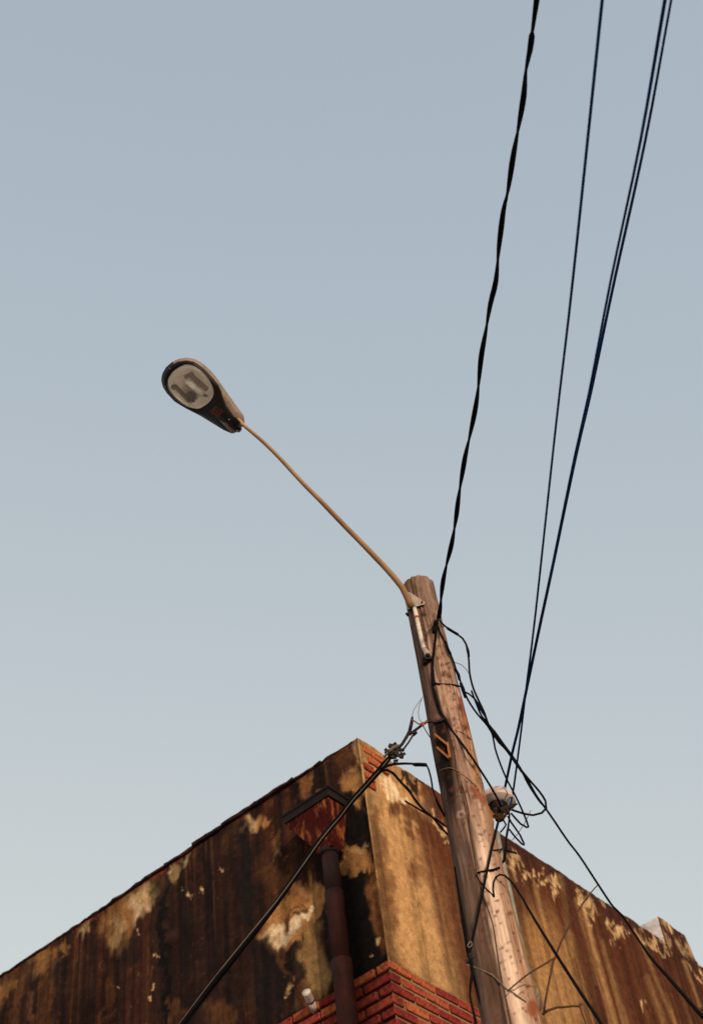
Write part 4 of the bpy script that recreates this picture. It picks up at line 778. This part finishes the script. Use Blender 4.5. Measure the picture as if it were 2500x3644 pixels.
wire('rod', [(1522, 2568, 5.49), (1545, 2570, 'p'), (1566, 2566, 'p'), (1582, 2556, 'p')], [.007, .006, .006, .0045], '', m='clamp', parent=ac)
wire('thin_wire', [(1466, 2551), (1467, 2540), (1472, 2525), (1483, 2508), (1497, 2488), (1503, 2480, 5.56)], .0014, 'hair thin wire curving up from the anchor rod to the pole', m='greycable', Y=5.52, cat='wire')
wire('thin_wire', [(1499, 2490, 5.56), (1491, 2512), (1487, 2535), (1490, 2556), (1497, 2568), (1506, 2571)], .0014, 'second hair thin wire looping down to the red tape', m='greycable', Y=5.52, cat='wire')
wire('thin_wire', [(1505, 2585), (1514, 2600), (1524, 2616), (1534, 2630, 5.55), (1545, 2628, 'p')], .0022, 'thin kinked wire from the red tape to the pole above the bracket', m='twig', Y=5.5, cat='wire')
sj = thing('spliced_wire', 'black wire with a fat splice standing out level from the roof corner then dropping', 'cable', atY(1380, 2715, 5.5))
wire('wire', [(1352, 2738), (1372, 2727), (1400, 2719), (1440, 2717), (1470, 2718), (1516, 2721), (1524, 2738), (1532, 2767), (1535, 2785), (1538, 2806), (1545, 2830), (1556, 2853), (1570, 2880, 5.56), (1580, 2905, 5.6)], [.0085, .0065, .005, .0045, .0045, .0045, .0045], '', Y=5.52, parent=sj)
wire('splice_sleeve', [(1467, 2719), (1476, 2721), (1495, 2721), (1516, 2722)], [.006, .010, .010, .0095], '', Y=5.52, parent=sj)
sk = thing('spliced_wire', 'black wire with a taped splice sagging from the cable bundle down behind the pole', 'cable', atY(1360, 2740, 5.5))
wire('wire', [(1345, 2748), (1358, 2741), (1376, 2740), (1397, 2751), (1425, 2783), (1444, 2803), (1462, 2825), (1482, 2855), (1510, 2885), (1535, 2905), (1560, 2935), (1597, 2976)], [.006, .006, .005, .0055, .0045, .0045], '', Y=5.72, parent=sk)
wire('splice_sleeve', [(1432, 2790), (1446, 2804), (1463, 2822)], [.006, .0092, .009, .006], '', Y=5.72, parent=sk)
wire('drop_wire', [(1550, 2844), (1560, 2868), (1575, 2893), (1600, 2925)], .0048, 'short black wire tucked behind the left edge of the pole', Y=5.75)
wire('thin_wire', [(1440, 2850), (1490, 2880), (1550, 2915), (1590, 2945)], .0040, 'dark wire on the brown wall left of the pole', Y=5.9, m='cable', cat='wire')
wire('guy_wire', [(1617, 3085), (1625, 3140), (1640, 3230), (1652, 3320), (1664, 3400), (1690, 3500), (1718, 3600), (1730, 3660)], [.004, .006, .0075, .005, .004, .006, .005], 'dark green cable following the left edge of the lower pole', Y=5.58)

# dead vine twigs low on the right
Vg = 'dead vine twigs low on the right of the pole'
def twig(pts, r_, label, Y=5.75): wire('dead_twig', pts, r_, label, 'twig', 'twig', Y=Y, wob=.006, group=Vg, seg=6)
twig([(1934, 3605), (1940, 3560), (1955, 3480), (1966, 3425), (1978, 3398), (1990, 3365), (2013, 3316), (2050, 3250), (2096, 3181), (2126, 3149)], [.0045, .0045, .004, .0035, .002], 'long dry twig climbing from the pole past the roof edge to the wire')
twig([(1930, 3610), (1948, 3596), (1979, 3584), (2010, 3582), (2040, 3580), (2058, 3581), (2066, 3572)], [.005, .0045, .004, .004, .005], 'short dry twig reaching right beside the pole with a stubby end')
twig([(1975, 3405), (1940, 3428), (1900, 3452), (1860, 3480), (1825, 3508), (1803, 3528)], [.0035, .003, .0028], 'thin dry twig crossing from the pole face up to the long twig', 5.45)
twig([(2060, 3582), (2070, 3610), (2082, 3644), (2090, 3670)], .0025, 'hanging thin dry stem at the bottom edge')
twig([(1888, 2882, 5.6), (1878, 2905, 5.6), (1862, 2935), (1840, 2970), (1822, 2990)], .0014, 'pale hair thin stem crossing the loops below the insulator')
st_ = thing('paper_scrap', 'small crumpled grey scrap caught beside the lower right edge of the pole', 'scrap', atY(1925, 3560, 5.66))
b = MB(); b.add([atY(1908, 3505, 5.66), atY(1920, 3540, 5.63), atY(1930, 3590, 5.66), atY(1916, 3600, 5.68), atY(1905, 3560, 5.64), atY(1908, 3505, 5.665), atY(1920, 3540, 5.635), atY(1930, 3590, 5.665), atY(1916, 3600, 5.685), atY(1905, 3560, 5.645)], [(0, 1, 4), (1, 2, 3), (1, 3, 4), (5, 9, 6), (6, 8, 7), (6, 9, 8)]); mesh('scrap_sheet', b.V, b.F, M['galv'], st_, False)
